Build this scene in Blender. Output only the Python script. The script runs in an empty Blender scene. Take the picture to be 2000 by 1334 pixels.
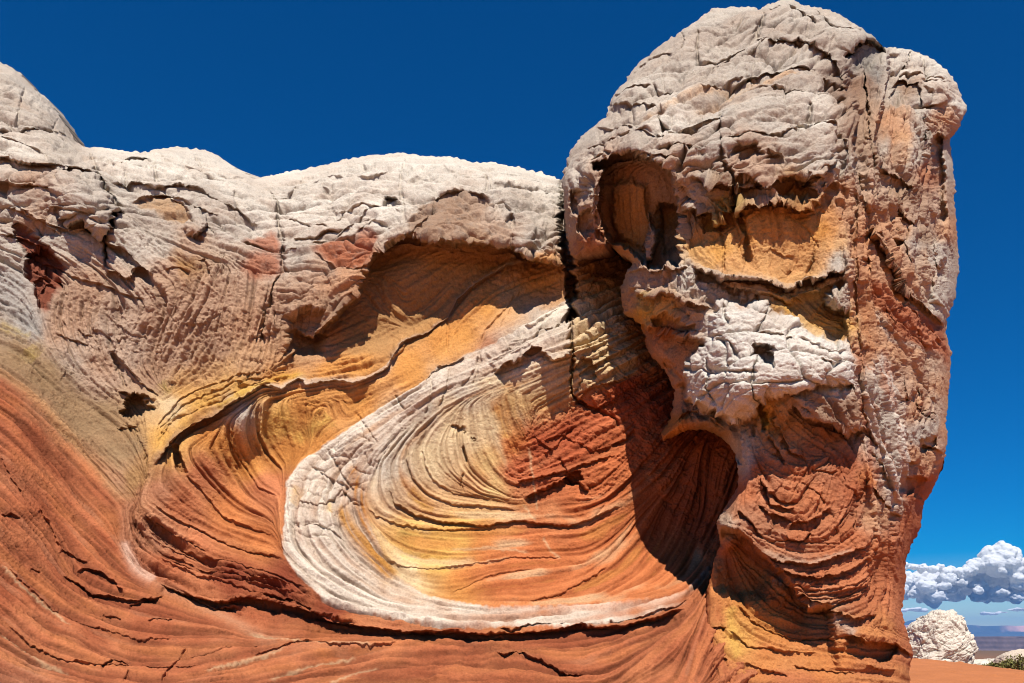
import bpy, math, random, time
import numpy as np

T0 = time.time()
SC = bpy.context.scene
# ------------------------------------------------------------------ camera, sky, sun, exposure
FPX = 1556.0                 # focal length in photo pixels (28 mm on a 36 mm sensor)
HORIZON = 1235.0             # photo row of the horizon
CAM_Z = 1.6
cam = bpy.data.cameras.new("camera")
cam.lens = 36.0 * FPX / 2000.0
cam.sensor_width = 36.0
cam.shift_y = (HORIZON - 667.0) / 2000.0
cam.clip_start = 0.1
cam.clip_end = 400000.0
cam_o = bpy.data.objects.new("camera", cam)
cam_o.location = (0, 0, CAM_Z)
cam_o.rotation_euler = (math.radians(90), 0, 0)
SC.collection.objects.link(cam_o)
SC.camera = cam_o

SUN_EL, SUN_AZ = 61.0, 1.0   # elevation; degrees left of straight behind the camera
w = bpy.data.worlds.new("World")
SC.world = w
w.use_nodes = True
nt = w.node_tree
for n in list(nt.nodes):
    nt.nodes.remove(n)
sky = nt.nodes.new("ShaderNodeTexSky")
sky.sky_type = 'NISHITA'
sky.sun_disc = False
sky.sun_elevation = math.radians(SUN_EL)
sky.sun_rotation = math.radians(180 + SUN_AZ)
sky.altitude = 1800
sky.air_density = 1.0
sky.dust_density = 0.15
sky.ozone_density = 4.0
hs = nt.nodes.new("ShaderNodeHueSaturation")
hs.inputs['Saturation'].default_value = 1.9
hs.inputs['Value'].default_value = 1.2
hs.inputs['Hue'].default_value = .507
bg = nt.nodes.new("ShaderNodeBackground")
bg.inputs['Strength'].default_value = 0.06
wo = nt.nodes.new("ShaderNodeOutputWorld")
nt.links.new(sky.outputs[0], hs.inputs['Color'])
nt.links.new(hs.outputs[0], bg.inputs['Color'])
nt.links.new(bg.outputs[0], wo.inputs['Surface'])

sl = bpy.data.lights.new("sun", 'SUN')
sl.energy = 5.0
sl.angle = math.radians(0.5)
sl.color = (1.0, 0.965, 0.91)
so = bpy.data.objects.new("sun", sl)
so.rotation_euler = (math.radians(90 - SUN_EL), 0, math.radians(-SUN_AZ))
SC.collection.objects.link(so)

SC.view_settings.view_transform = 'Standard'
SC.view_settings.look = 'None'
SC.view_settings.exposure = 0.42
SC.view_settings.gamma = 1.0
SC.cycles.max_bounces = 6
SC.cycles.diffuse_bounces = 1
SC.cycles.filter_width = 1.0
SC.cycles.use_denoising = True
SC.cycles.denoiser = 'OPENIMAGEDENOISE'
SC.cycles.denoising_input_passes = 'RGB_ALBEDO_NORMAL'
SC.cycles.denoising_prefilter = 'ACCURATE'

STEP = 1.3                   # raster step of the rock relief, in photo pixels

# ------------------------------------------------------------------ small helpers
f32 = np.float32


def link(o, parent=None):
    SC.collection.objects.link(o)
    if parent is not None:
        o.parent = parent
    return o


def tag(o, label=None, cat=None, group=None, kind=None):
    for k, v in (("label", label), ("category", cat), ("group", group), ("kind", kind)):
        if v:
            o[k] = v
    return o


def mesh_from(name, co, quads, mats, smooth=True, colors=None, mat_idx=None, parent=None):
    me = bpy.data.meshes.new(name)
    co = np.ascontiguousarray(co, dtype=f32)
    quads = np.ascontiguousarray(quads, dtype=np.int32)
    k = quads.shape[1]
    me.vertices.add(len(co))
    me.vertices.foreach_set("co", co.ravel())
    me.loops.add(quads.size)
    me.loops.foreach_set("vertex_index", quads.ravel())
    me.polygons.add(len(quads))
    me.polygons.foreach_set("loop_start", np.arange(0, quads.size, k, dtype=np.int32))
    me.polygons.foreach_set("use_smooth", np.full(len(quads), smooth))
    if mat_idx is not None:
        me.polygons.foreach_set("material_index", np.ascontiguousarray(mat_idx, dtype=np.int32))
    for m in (mats if isinstance(mats, (list, tuple)) else [mats]):
        me.materials.append(m)
    if colors is not None:
        a = me.color_attributes.new("rock_color", 'FLOAT_COLOR', 'POINT')
        c4 = np.ones((len(co), 4), f32)
        c4[:, :3] = colors
        a.data.foreach_set("color", c4.ravel())
    me.update(calc_edges=True)
    o = bpy.data.objects.new(name, me)
    return link(o, parent)


def sstep(a, b, x):
    t = np.clip((x - a) / (b - a), 0, 1)
    return t * t * (3 - 2 * t)


# ------------------------------------------------------------------ noise
def _hash(ix, iy, seed):
    h = (ix.astype(np.int64) * 374761393 + iy.astype(np.int64) * 668265263 + seed * 1442695041) & 0xffffffff
    h = ((h ^ (h >> 13)) * 1274126177) & 0xffffffff
    h = ((h ^ (h >> 16)) * 2246822519) & 0xffffffff
    return h ^ (h >> 15)


def perlin(x, y, seed=0):
    x = np.asarray(x, f32); y = np.asarray(y, f32)
    x0 = np.floor(x); y0 = np.floor(y)
    fx = x - x0; fy = y - y0
    ix = x0.astype(np.int64); iy = y0.astype(np.int64)
    u = fx * fx * fx * (fx * (fx * 6 - 15) + 10)
    v = fy * fy * fy * (fy * (fy * 6 - 15) + 10)

    def g(dx, dy):
        a = (_hash(ix + dx, iy + dy, seed) & 1023).astype(f32) * f32(2 * math.pi / 1024)
        return np.cos(a) * (fx - dx) + np.sin(a) * (fy - dy)
    n0 = g(0, 0); n1 = g(1, 0)
    a = n0 + u * (n1 - n0)
    n0 = g(0, 1); n1 = g(1, 1)
    b = n0 + u * (n1 - n0)
    return (a + v * (b - a)) * f32(1.5)


def fbm(x, y, octaves=4, seed=0, gain=0.5):
    s = 0; a = 1.0; tot = 0
    for o in range(octaves):
        s = s + a * perlin(x * 2 ** o + 17.3 * o, y * 2 ** o - 9.1 * o, seed + o)
        tot += a
        a *= gain
    return s / tot


def voronoi(x, y, seed=0, jitter=0.9):
    ix = np.floor(x).astype(np.int64); iy = np.floor(y).astype(np.int64)
    f1 = np.full(x.shape, 9, f32); f2 = np.full(x.shape, 9, f32); cid = np.zeros(x.shape, np.int64)
    for dy in (-1, 0, 1):
        for dx in (-1, 0, 1):
            h = _hash(ix + dx, iy + dy, seed)
            px = ix + dx + 0.5 + jitter * ((h & 1023) / 1023.0 - 0.5)
            py = iy + dy + 0.5 + jitter * (((h >> 10) & 1023) / 1023.0 - 0.5)
            d = np.sqrt((px - x) ** 2 + (py - y) ** 2).astype(f32)
            near = d < f1
            f2 = np.where(near, f1, np.minimum(f2, d))
            cid = np.where(near, h, cid)
            f1 = np.where(near, d, f1)
    return f1, f2, (cid & 0xffff).astype(f32) / 65535.0


def facets(x, y, seed=0, tilt=1.0):
    """broken, tilted chips: a random plane in every cell"""
    ix = np.floor(x).astype(np.int64); iy = np.floor(y).astype(np.int64)
    f1 = np.full(x.shape, 9, f32); val = np.zeros(x.shape, f32)
    for dy in (-1, 0, 1):
        for dx in (-1, 0, 1):
            h = _hash(ix + dx, iy + dy, seed)
            ox = (x - (ix + dx + 0.5 + .9 * ((h & 1023) / 1023.0 - 0.5))).astype(f32)
            oy = (y - (iy + dy + 0.5 + .9 * (((h >> 10) & 1023) / 1023.0 - 0.5))).astype(f32)
            d = ox * ox + oy * oy
            near = d < f1
            an = ((h >> 20) & 255).astype(f32) * f32(2 * math.pi / 256)
            val = np.where(near, tilt * (ox * np.cos(an) + oy * np.sin(an)) + ((((h >> 5) & 255).astype(f32) / 255 - .5) * .55), val)
            f1 = np.where(near, d, f1)
    return val


# ------------------------------------------------------------------ a raster of the rock face
class Raster:
    """Rock relief sampled on a grid of directions; every sample gets its own distance."""
    CS = 4.0                                    # step of the coarse distance fields

    def __init__(s, u0, u1, v0, v1, seed):
        s.u0, s.u1, s.v0, s.v1, s.seed = u0, u1, v0, v1, seed
        s.us = np.arange(u0, u1 + STEP, STEP, dtype=f32)
        s.vs = np.arange(v0, v1 + STEP, STEP, dtype=f32)
        s.U, s.V = np.meshgrid(s.us, s.vs)
        s.shape = s.U.shape
        # warp that roughens every traced outline
        s.wu = (5.0 * fbm(s.U / 60, s.V / 60, 3, seed + 1) + 2.2 * perlin(s.U / 9, s.V / 9, seed + 2)).astype(f32)
        s.wv = (5.0 * fbm(s.U / 60, s.V / 60, 3, seed + 5) + 2.2 * perlin(s.U / 9, s.V / 9, seed + 6)).astype(f32)
        s.cu = np.arange(u0 - 24, u1 + 28, s.CS, dtype=f32)
        s.cv = np.arange(v0 - 24, v1 + 28, s.CS, dtype=f32)
        s.N = np.zeros(s.shape, f32)            # metres towards the viewer, added to the base

    # -- distance fields on the coarse grid, limited to a box
    def _box(s, pts, m):
        a = int(max(0, (pts[:, 0].min() - m - s.cu[0]) // s.CS)); b = int(min(len(s.cu), (pts[:, 0].max() + m - s.cu[0]) // s.CS + 2))
        c = int(max(0, (pts[:, 1].min() - m - s.cv[0]) // s.CS)); d = int(min(len(s.cv), (pts[:, 1].max() + m - s.cv[0]) // s.CS + 2))
        return a, b, c, d

    def _fine(s, pts, m):
        a = int(np.clip((pts[:, 0].min() - m - s.u0) // STEP, 0, len(s.us))); b = int(np.clip((pts[:, 0].max() + m - s.u0) // STEP + 1, 0, len(s.us)))
        c = int(np.clip((pts[:, 1].min() - m - s.v0) // STEP, 0, len(s.vs))); d = int(np.clip((pts[:, 1].max() + m - s.v0) // STEP + 1, 0, len(s.vs)))
        return slice(c, d), slice(a, b)

    def _sample(s, fld, a, c, sl, warp):
        u = s.U[sl] + warp * s.wu[sl]; v = s.V[sl] + warp * s.wv[sl]
        x = np.clip((u - s.cu[a]) / s.CS, 0, fld.shape[1] - 1.001); y = np.clip((v - s.cv[c]) / s.CS, 0, fld.shape[0] - 1.001)
        ix = x.astype(np.int32); iy = y.astype(np.int32)
        fx = x - ix; fy = y - iy
        return ((fld[iy, ix] * (1 - fx) + fld[iy, ix + 1] * fx) * (1 - fy) + (fld[iy + 1, ix] * (1 - fx) + fld[iy + 1, ix + 1] * fx) * fy)

    @staticmethod
    def _seg(p, q, PU, PV):
        du, dv = q - p
        L2 = du * du + dv * dv + 1e-6
        t = np.clip(((PU - p[0]) * du + (PV - p[1]) * dv) / L2, 0, 1)
        eu = PU - (p[0] + t * du); ev = PV - (p[1] + t * dv)
        return t, eu, ev, eu * eu + ev * ev, du, dv, math.sqrt(L2)

    def inside(s, poly, m=60, warp=1.0):
        """signed distance (positive inside) over a window: (slices, d)"""
        P = np.array(poly, f32)
        a, b, c, d = s._box(P, m + 16)
        sl = s._fine(P, m)
        if b - a < 2 or d - c < 2 or sl[0].stop <= sl[0].start or sl[1].stop <= sl[1].start:
            return None
        PU, PV = np.meshgrid(s.cu[a:b], s.cv[c:d])
        best = np.full(PU.shape, 1e12, f32); ins = np.zeros(PU.shape, bool)
        for i in range(len(P)):
            p, q = P[i], P[(i + 1) % len(P)]
            best = np.minimum(best, s._seg(p, q, PU, PV)[3])
            if p[1] != q[1]:
                hit = ((p[1] > PV) != (q[1] > PV)) & (PU < (q[0] - p[0]) * (PV - p[1]) / (q[1] - p[1]) + p[0])
                ins ^= hit
        fld = np.sqrt(best) * np.where(ins, 1, -1)
        return sl, s._sample(fld, a, c, sl, warp)

    def along(s, line, m=60, warp=1.0):
        """signed distance to an open line (positive above / right of a falling line) and arc position 0..1"""
        P = np.array(line, f32)
        a, b, c, d = s._box(P, m + 16)
        sl = s._fine(P, m)
        if b - a < 2 or d - c < 2 or sl[0].stop <= sl[0].start or sl[1].stop <= sl[1].start:
            return None
        PU, PV = np.meshgrid(s.cu[a:b], s.cv[c:d])
        best = np.full(PU.shape, 1e12, f32); sg = np.zeros(PU.shape, f32); ar = np.zeros(PU.shape, f32)
        L = 0.0
        for i in range(len(P) - 1):
            t, eu, ev, d2, du, dv, ln = s._seg(P[i], P[i + 1], PU, PV)
            near = d2 < best
            best = np.where(near, d2, best)
            sg = np.where(near, np.where(du * ev - dv * eu > 0, -1.0, 1.0), sg)
            ar = np.where(near, L + t * ln, ar)
            L += ln
        fld = np.sqrt(best)
        # interpolate the signed value only where it is safe (near the line it passes through zero)
        return sl, s._sample(fld * sg, a, c, sl, warp), s._sample(ar / L, a, c, sl, warp)

    # -- relief operations
    def ledge(s, line, out, wo, inn, wi, warp=1.0, taper=0.12, soft=None):
        soft = soft or min(9.0, max(1.2, 8.0 * (out + inn) - .6))
        r = s.along(line, m=3.2 * max(wo, wi), warp=warp)
        if r is None: return
        sl, d, t = r
        T = sstep(0, taper, t) * sstep(1, 1 - taper, t)
        up = sstep(-soft, soft, d)
        ad = np.abs(d)
        s.N[sl] += T * (up * out * np.exp(-ad / wo) - (1 - up) * inn * np.exp(-ad / wi))

    def crack(s, line, width, depth, warp=1.0, taper=0.15):
        r = s.along(line, m=4 * width + 4, warp=warp)
        if r is None: return
        sl, d, t = r
        T = sstep(0, taper, t) * sstep(1, 1 - taper, t)
        s.N[sl] -= T * depth * np.exp(-(d / width) ** 2)

    def push(s, poly, amt, soft, warp=1.0, pillow=0.0):
        """raise (amt>0) or sink a patch; pillow>0 domes it over that many pixels instead of a flat top"""
        r = s.inside(poly, m=soft + 8, warp=warp)
        if r is None: return
        sl, d = r
        k = sstep(-soft, soft, d)
        if pillow:
            q = np.clip(d / pillow, 0, 1)
            k = np.where(d > 0, np.sqrt(np.clip(1 - (1 - q) ** 2, 0, 1)), 0)
        s.N[sl] += amt * k

    def mask(s, poly, soft, warp=1.0, m=None):
        r = s.inside(poly, m=(m or soft + 8), warp=warp)
        out = np.zeros(s.shape, f32)
        if r is not None:
            out[r[0]] = sstep(-soft, soft, r[1])
        return out

    def line_mask(s, line, width, warp=1.0):
        out = np.zeros(s.shape, f32)
        r = s.along(line, m=4 * width, warp=warp)
        if r is not None:
            sl, d, t = r
            out[sl] = np.exp(-(d / width) ** 2) * sstep(0, .1, t) * sstep(1, .9, t)
        return out

    # -- smooth base through control points (thin plate)
    def thin_plate(s, pts):
        P = np.array(pts, np.float64)
        X = P[:, :2] / 400.0
        n = len(P)

        def phi(r2):
            return np.where(r2 > 1e-12, 0.5 * r2 * np.log(np.maximum(r2, 1e-12)), 0)
        K = phi(((X[:, None] - X[None]) ** 2).sum(-1)) + np.eye(n) * 0.004
        A = np.zeros((n + 3, n + 3)); A[:n, :n] = K; A[:n, n] = 1; A[:n, n + 1:] = X; A[n, :n] = 1; A[n + 1:, :n] = X.T
        sol = np.linalg.solve(A, np.concatenate([P[:, 2], [0, 0, 0]]))
        cu = np.arange(s.u0 - 16, s.u1 + 24, 8.0); cv = np.arange(s.v0 - 16, s.v1 + 24, 8.0)
        GU, GV = np.meshgrid(cu / 400.0, cv / 400.0)
        out = sol[n] + sol[n + 1] * GU + sol[n + 2] * GV
        for i in range(n):
            out += sol[i] * phi((GU - X[i, 0]) ** 2 + (GV - X[i, 1]) ** 2)
        return s._up(out, cu, cv)

    def _up(s, fld, cu, cv, wu=0, wv=0):
        st = cu[1] - cu[0]
        x = np.clip((s.U + wu - cu[0]) / st, 0, fld.shape[1] - 1.001); y = np.clip((s.V + wv - cv[0]) / st, 0, fld.shape[0] - 1.001)
        ix = x.astype(np.int32); iy = y.astype(np.int32)
        fx = (x - ix).astype(f32); fy = (y - iy).astype(f32)
        return ((fld[iy, ix] * (1 - fx) + fld[iy, ix + 1] * fx) * (1 - fy) + (fld[iy + 1, ix] * (1 - fx) + fld[iy + 1, ix + 1] * fx) * fy).astype(f32)

    # -- colour spread between samples, with ragged borders
    def spread(s, pts, pal, power=3.5, warp=26):
        cu = np.arange(s.u0 - 40, s.u1 + 48, 6.0); cv = np.arange(s.v0 - 40, s.v1 + 48, 6.0)
        GU, GV = np.meshgrid(cu, cv)
        num = np.zeros(GU.shape + (3,)); den = np.zeros(GU.shape)
        for u, v, c in pts:
            wgt = ((GU - u) ** 2 + (GV - v) ** 2 + 60.0) ** (-power / 2) * 1e6
            num += wgt[..., None] * np.array(pal[c]); den += wgt
        num /= den[..., None]
        wu = warp * fbm(s.U / 90, s.V / 90, 5, s.seed + 31, 0.6); wv = warp * fbm(s.U / 90, s.V / 90, 5, s.seed + 37, 0.6)
        return np.stack([s._up(num[..., k], cu, cv, wu, wv) for k in range(3)], -1)

    def set_outline(s, outline, owarp, roll_r, roll_k):
        P = np.array(outline, f32)
        PU_, PV_ = np.meshgrid(s.cu, s.cv)
        best = np.full(PU_.shape, 1e12, f32); ins = np.zeros(PU_.shape, bool)
        for i in range(len(P)):
            p, q = P[i], P[(i + 1) % len(P)]
            best = np.minimum(best, s._seg(p, q, PU_, PV_)[3])
            if p[1] != q[1]:
                ins ^= ((p[1] > PV_) != (q[1] > PV_)) & (PU_ < (q[0] - p[0]) * (PV_ - p[1]) / (q[1] - p[1]) + p[0])
        fld = np.sqrt(best) * np.where(ins, 1, -1)
        s.sd = s._sample(fld, 0, 0, (slice(None), slice(None)), owarp)
        soft = s._sample(fld, 0, 0, (slice(None), slice(None)), 0.2)
        q = np.clip(soft / roll_r, 0, 1)
        s.roll = (roll_k * (1 - np.sqrt(np.clip(1 - (1 - q) ** 2, 0, 1)))).astype(f32)
        s.P = P

    # -- bedding: orientation field from traced lines, then noise smeared along it
    def bedding(s, lines):
        cu = np.arange(s.u0 - 16, s.u1 + 24, 12.0); cv = np.arange(s.v0 - 16, s.v1 + 24, 12.0)
        GU, GV = np.meshgrid(cu, cv)
        c2 = np.zeros(GU.shape); s2 = np.zeros(GU.shape)
        for ln in lines:
            P = np.array(ln, np.float64)
            for i in range(len(P) - 1):
                du, dv = P[i + 1] - P[i]
                L = math.hypot(du, dv)
                n = max(1, int(L / 25))
                th = 2 * math.atan2(dv, du)
                for k in range(n):
                    m = P[i] + (k + 0.5) / n * (P[i + 1] - P[i])
                    wgt = ((GU - m[0]) ** 2 + (GV - m[1]) ** 2 + 120.0) ** -1.35 * (L / n)
                    c2 += wgt * math.cos(th); s2 += wgt * math.sin(th)
        th = 0.5 * np.arctan2(s2, c2)
        c2 = np.cos(2 * th); s2 = np.sin(2 * th)
        C = s._up(c2, cu, cv); S = s._up(s2, cu, cv)
        th = 0.5 * np.arctan2(S, C) + 0.16 * fbm(s.U / 70, s.V / 70, 3, s.seed + 50)
        s.du = np.cos(th).astype(f32); s.dv = np.sin(th).astype(f32)
        H, W = s.shape
        rng = np.random.default_rng(s.seed)
        srcs = [blur(rng.standard_normal(s.shape).astype(f32), k / STEP) for k in (2.0, 3.8, 7.5)]
        srcs = [q / q.std() for q in srcs]
        acc = [q.copy() for q in srcs]
        gx, gy = np.meshgrid(np.arange(W, dtype=f32), np.arange(H, dtype=f32))
        step = 2.6 / STEP
        nst = 30
        for sign in (1, -1):
            x = gx.copy(); y = gy.copy()
            pu = s.du * sign; pv = s.dv * sign
            for k in range(nst):
                x += pu * step; y += pv * step
                ix = np.clip(np.rint(x), 0, W - 1).astype(np.int32); iy = np.clip(np.rint(y), 0, H - 1).astype(np.int32)
                idx = iy * W + ix
                nu = s.du.ravel()[idx]; nv = s.dv.ravel()[idx]
                fl = np.where(nu * pu + nv * pv < 0, -1, 1).astype(f32)
                pu = nu * fl; pv = nv * fl
                for q in range(3):
                    acc[q] += srcs[q].ravel()[idx]
        out = []
        for q in range(3):
            a = acc[q] - blur(acc[q], 40 / STEP)
            out.append((a / a.std()).astype(f32))
        s.L1, s.L2, s.L3 = out


def blur(a, sig):
    """gaussian-like blur: three box passes"""
    r = max(1, int(round(sig * 0.9)))
    if sig < 0.45:
        return a
    for _ in range(3):
        for ax in (0, 1):
            p = np.concatenate([np.repeat(np.take(a, [0], ax), r + 1, ax), a, np.repeat(np.take(a, [-1], ax), r, ax)], ax)
            c = np.cumsum(p, ax, dtype=np.float64)
            n = a.shape[ax]
            a = ((np.take(c, np.arange(2 * r + 1, 2 * r + 1 + n), ax) - np.take(c, np.arange(0, n), ax)) / (2 * r + 1)).astype(f32)
    return a


# rock colours (linear reflectance)
PAL = {
    'W': (.560, .480, .385), 'w': (.425, .350, .275), 'g': (.33, .285, .240), 'P': (.400, .262, .175), 'B': (.250, .145, .090),
    'N': (.34, .175, .065), 'K': (.54, .300, .135), 'O': (.540, .235, .060), 'o': (.47, .185, .045), 'Y': (.540, .280, .070),
    'C': (.560, .395, .215), 'c': (.530, .325, .130), 'T': (.270, .165, .082), 'R': (.330, .095, .038), 'r': (.400, .132, .054),
    'D': (.190, .042, .018), 'Q': (.44, .145, .045), 'p': (.36, .150, .075), 'E': (.33, .22, .06), 'G': (.23, .195, .16),
    'q': (.45, .235, .125), 'V': (.30, .185, .115),
}

# =================================================================== THE CLIFF (domes, bowl, slope)
CL = Raster(-140, 1520, 60, 1530, 11)
skyline = [(-160, 40), (-60, 92), (0, 122), (30, 135), (60, 165), (100, 205), (130, 245), (150, 278), (160, 285), (200, 290), (250, 296), (288, 297),
           (306, 291), (335, 287), (380, 291), (420, 300), (450, 320), (480, 340), (496, 350), (520, 343), (560, 335), (600, 330), (650, 318), (700, 306),
           (750, 300), (788, 297), (806, 303), (850, 305), (890, 307), (920, 319), (960, 318), (1010, 325), (1050, 338), (1080, 347), (1110, 358), (1160, 385),
           (1300, 450), (1500, 520)]
cliff_outline = skyline + [(1500, 1560), (-160, 1560)]
base_pts = [
    (-140, 60, 19.5), (-140, 300, 16.6), (-140, 600, 15.3), (-140, 900, 12.9), (-140, 1334, 9.4), (-140, 1530, 8.0),
    (0, 130, 18.2), (150, 285, 17.4), (300, 298, 18.0), (480, 345, 17.6), (700, 308, 17.8), (850, 308, 17.8), (1080, 352, 17.2), (1200, 400, 17.2),
    (20, 230, 16.9), (40, 300, 16.1), (150, 340, 15.8), (60, 450, 15.6), (300, 350, 16.7), (300, 420, 16.0), (450, 420, 16.0), (540, 450, 16.2), (700, 400, 16.1),
    (900, 380, 15.9), (1050, 420, 15.6), (700, 480, 15.3), (850, 440, 14.9), (1000, 470, 14.9), (1080, 480, 15.0), (580, 560, 15.2), (300, 550, 15.3), (100, 560, 15.4),
    (400, 650, 15.15), (550, 690, 15.05), (200, 680, 15.2), (400, 760, 14.95), (260, 790, 15.0), (50, 640, 15.0), (690, 560, 14.9), (620, 640, 15.0),
    (1000, 560, 15.2), (900, 640, 15.1), (800, 690, 15.0), (1090, 590, 15.3), (600, 790, 14.8), (700, 780, 14.8),
    (700, 745, 14.6), (450, 790, 14.35), (330, 880, 14.1), (260, 1000, 13.6), (270, 1100, 13.25), (400, 1180, 12.95), (700, 1222, 12.65), (1000, 1235, 12.5),
    (1200, 1225, 12.4), (1340, 1180, 12.5),
    (500, 900, 14.9), (430, 1000, 14.3), (450, 1100, 13.6), (600, 860, 15.0),
    (600, 1000, 13.9), (600, 1100, 13.3), (750, 1190, 12.85), (700, 860, 14.3), (850, 750, 14.35), (1000, 680, 14.3), (1080, 650, 14.25), (1000, 1200, 12.75),
    (900, 900, 14.4), (900, 810, 14.45), (1000, 870, 14.45), (1000, 960, 14.35), (1000, 1050, 14.1), (1000, 1130, 13.6), (800, 1050, 14.1), (1200, 900, 14.62), (1110, 900, 14.42), (1200, 990, 14.5), (1350, 950, 15.2), (1300, 1090, 14.8), (1200, 1080, 14.2), (1370, 1110, 14.5), (1090, 780, 14.45),
    (1300, 750, 15.3), (1150, 800, 14.72), (1450, 900, 15.0), (1170, 660, 14.5), (1160, 560, 15.3), (1300, 600, 15.7), (1430, 1060, 14.9), (1500, 800, 15.3),
    (0, 700, 14.2), (100, 760, 14.45), (200, 860, 14.45), (0, 850, 13.1), (150, 950, 13.7), (0, 1000, 12.0), (150, 1100, 12.6), (0, 1200, 10.7), (200, 1250, 11.2),
    (0, 1334, 9.7), (400, 1300, 11.0), (700, 1320, 11.3), (1000, 1320, 11.3), (1300, 1300, 11.6), (0, 1500, 8.2), (700, 1500, 9.2), (1300, 1500, 9.4), (1500, 1320, 11.7), (1500, 1500, 9.6),
]
BASE = CL.thin_plate(base_pts)

# boundaries reused for relief, colour and parts
crest = [(300, 915), (324, 880), (348, 850), (390, 826), (432, 805), (468, 778), (492, 763), (516, 751), (549, 757), (585, 739), (600, 752), (654, 742), (692, 749),
         (730, 733), (756, 717), (783, 670), (815, 655), (834, 650), (875, 617), (894, 585), (919, 563), (957, 538), (991, 516), (1029, 513)]
crest_low = [(297, 925), (267, 979), (246, 1003), (249, 1033), (240, 1051), (252, 1084), (270, 1114), (303, 1135), (324, 1147), (345, 1159), (387, 1183), (462, 1216), (516, 1246), (570, 1252)]
band_out = [(1112, 585), (1060, 610), (1012, 650), (938, 682), (894, 704), (852, 717), (830, 746), (772, 778), (705, 819), (628, 877), (588, 905), (562, 942), (560, 981),
            (552, 1040), (554, 1082), (581, 1121), (630, 1170), (679, 1190), (744, 1203), (793, 1212), (858, 1221), (939, 1222), (1020, 1222), (1140, 1222), (1215, 1212),
            (1283, 1198), (1337, 1176), (1377, 1131), (1400, 1090)]
band_in = [(1385, 1105), (1345, 1153), (1296, 1164), (1215, 1178), (1125, 1182), (1035, 1187), (955, 1186), (890, 1174), (825, 1160), (775, 1120), (745, 1075), (722, 1030), (712, 988),
           (715, 949), (743, 900), (775, 860), (804, 820), (850, 780), (905, 748), (960, 735), (1010, 722), (1060, 700), (1112, 690)]
lip = [(560, 640), (600, 660), (623, 652), (660, 612), (695, 579), (708, 545), (720, 513), (749, 482), (768, 469), (815, 467), (878, 472), (941, 482), (1004, 488), (1035, 505), (1070, 512), (1098, 513)]
lower_lip = [(345, 1152), (375, 1165), (420, 1176), (480, 1172), (540, 1184), (600, 1196), (660, 1214), (728, 1227), (825, 1236), (890, 1234), (972, 1236), (1118, 1227), (1215, 1222), (1290, 1206), (1345, 1182)]
dome_seam = [(155, 285), (180, 310), (192, 349), (210, 370), (228, 400), (226, 424), (210, 472), (207, 475), (205, 530)]
dome_crack = [(493, 350), (515, 366), (530, 381), (541, 400), (545, 445), (552, 475), (552, 535), (540, 556), (522, 607), (513, 640), (510, 700)]
main_crack = [(1096, 350), (1102, 400), (1104, 460), (1112, 520), (1117, 600), (1117, 770)]
egg = [(102, 361), (120, 343), (150, 335), (180, 349), (210, 370), (223, 394), (226, 418), (220, 442), (210, 470), (186, 454), (162, 436), (135, 442), (114, 424), (100, 397)]
niche = [(27, 439), (54, 454), (75, 469), (126, 520), (129, 532), (114, 550), (99, 592), (87, 613), (72, 586), (60, 544), (51, 526), (51, 502), (33, 472)]
ochre = [(261, 395), (300, 380), (324, 380), (360, 400), (375, 418), (360, 437), (324, 427), (285, 412)]
knob = [(360, 445), (375, 422), (390, 418), (405, 430), (402, 448), (384, 463), (366, 460)]
red_a = [(474, 472), (510, 463), (528, 451), (543, 463), (551, 499), (510, 487)]
red_b = [(471, 520), (486, 499), (522, 493), (549, 505), (550, 532), (525, 541), (486, 541)]
red_c = [(613, 497), (658, 475), (689, 469), (702, 453), (727, 450), (739, 466), (733, 494), (708, 519), (676, 519), (639, 507)]
facet = [(793, 437), (843, 384), (878, 378), (903, 371), (957, 390), (960, 406), (947, 428), (903, 456), (840, 469), (802, 456)]
pocket = [(985, 862), (1053, 815), (1116, 788), (1152, 757), (1233, 728), (1275, 770), (1285, 830), (1282, 892), (1224, 930), (1190, 965), (1150, 975), (1110, 955), (1035, 975), (995, 975), (990, 920)]
alcove = lip + [(1105, 540), (1050, 545), (1000, 530), (920, 572), (880, 622), (830, 660), (770, 692), (700, 692), (640, 692), (590, 690)]
tan_low = [(-170, 690), (0, 726), (42, 754), (90, 799), (144, 862), (180, 904), (234, 968), (255, 985)]
tan_high = [(-170, 625), (0, 646), (39, 667), (84, 688), (126, 733), (177, 769), (237, 805), (265, 838), (291, 905)]
block_face = [(974, 717), (1018, 704), (1047, 675), (1060, 690), (1085, 700), (1112, 688), (1114, 760), (1076, 783), (1012, 783), (985, 752)]
pale_block = [(1121, 600), (1150, 590), (1190, 598), (1210, 625), (1240, 690), (1245, 730), (1190, 745), (1140, 765), (1121, 770)]

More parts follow.
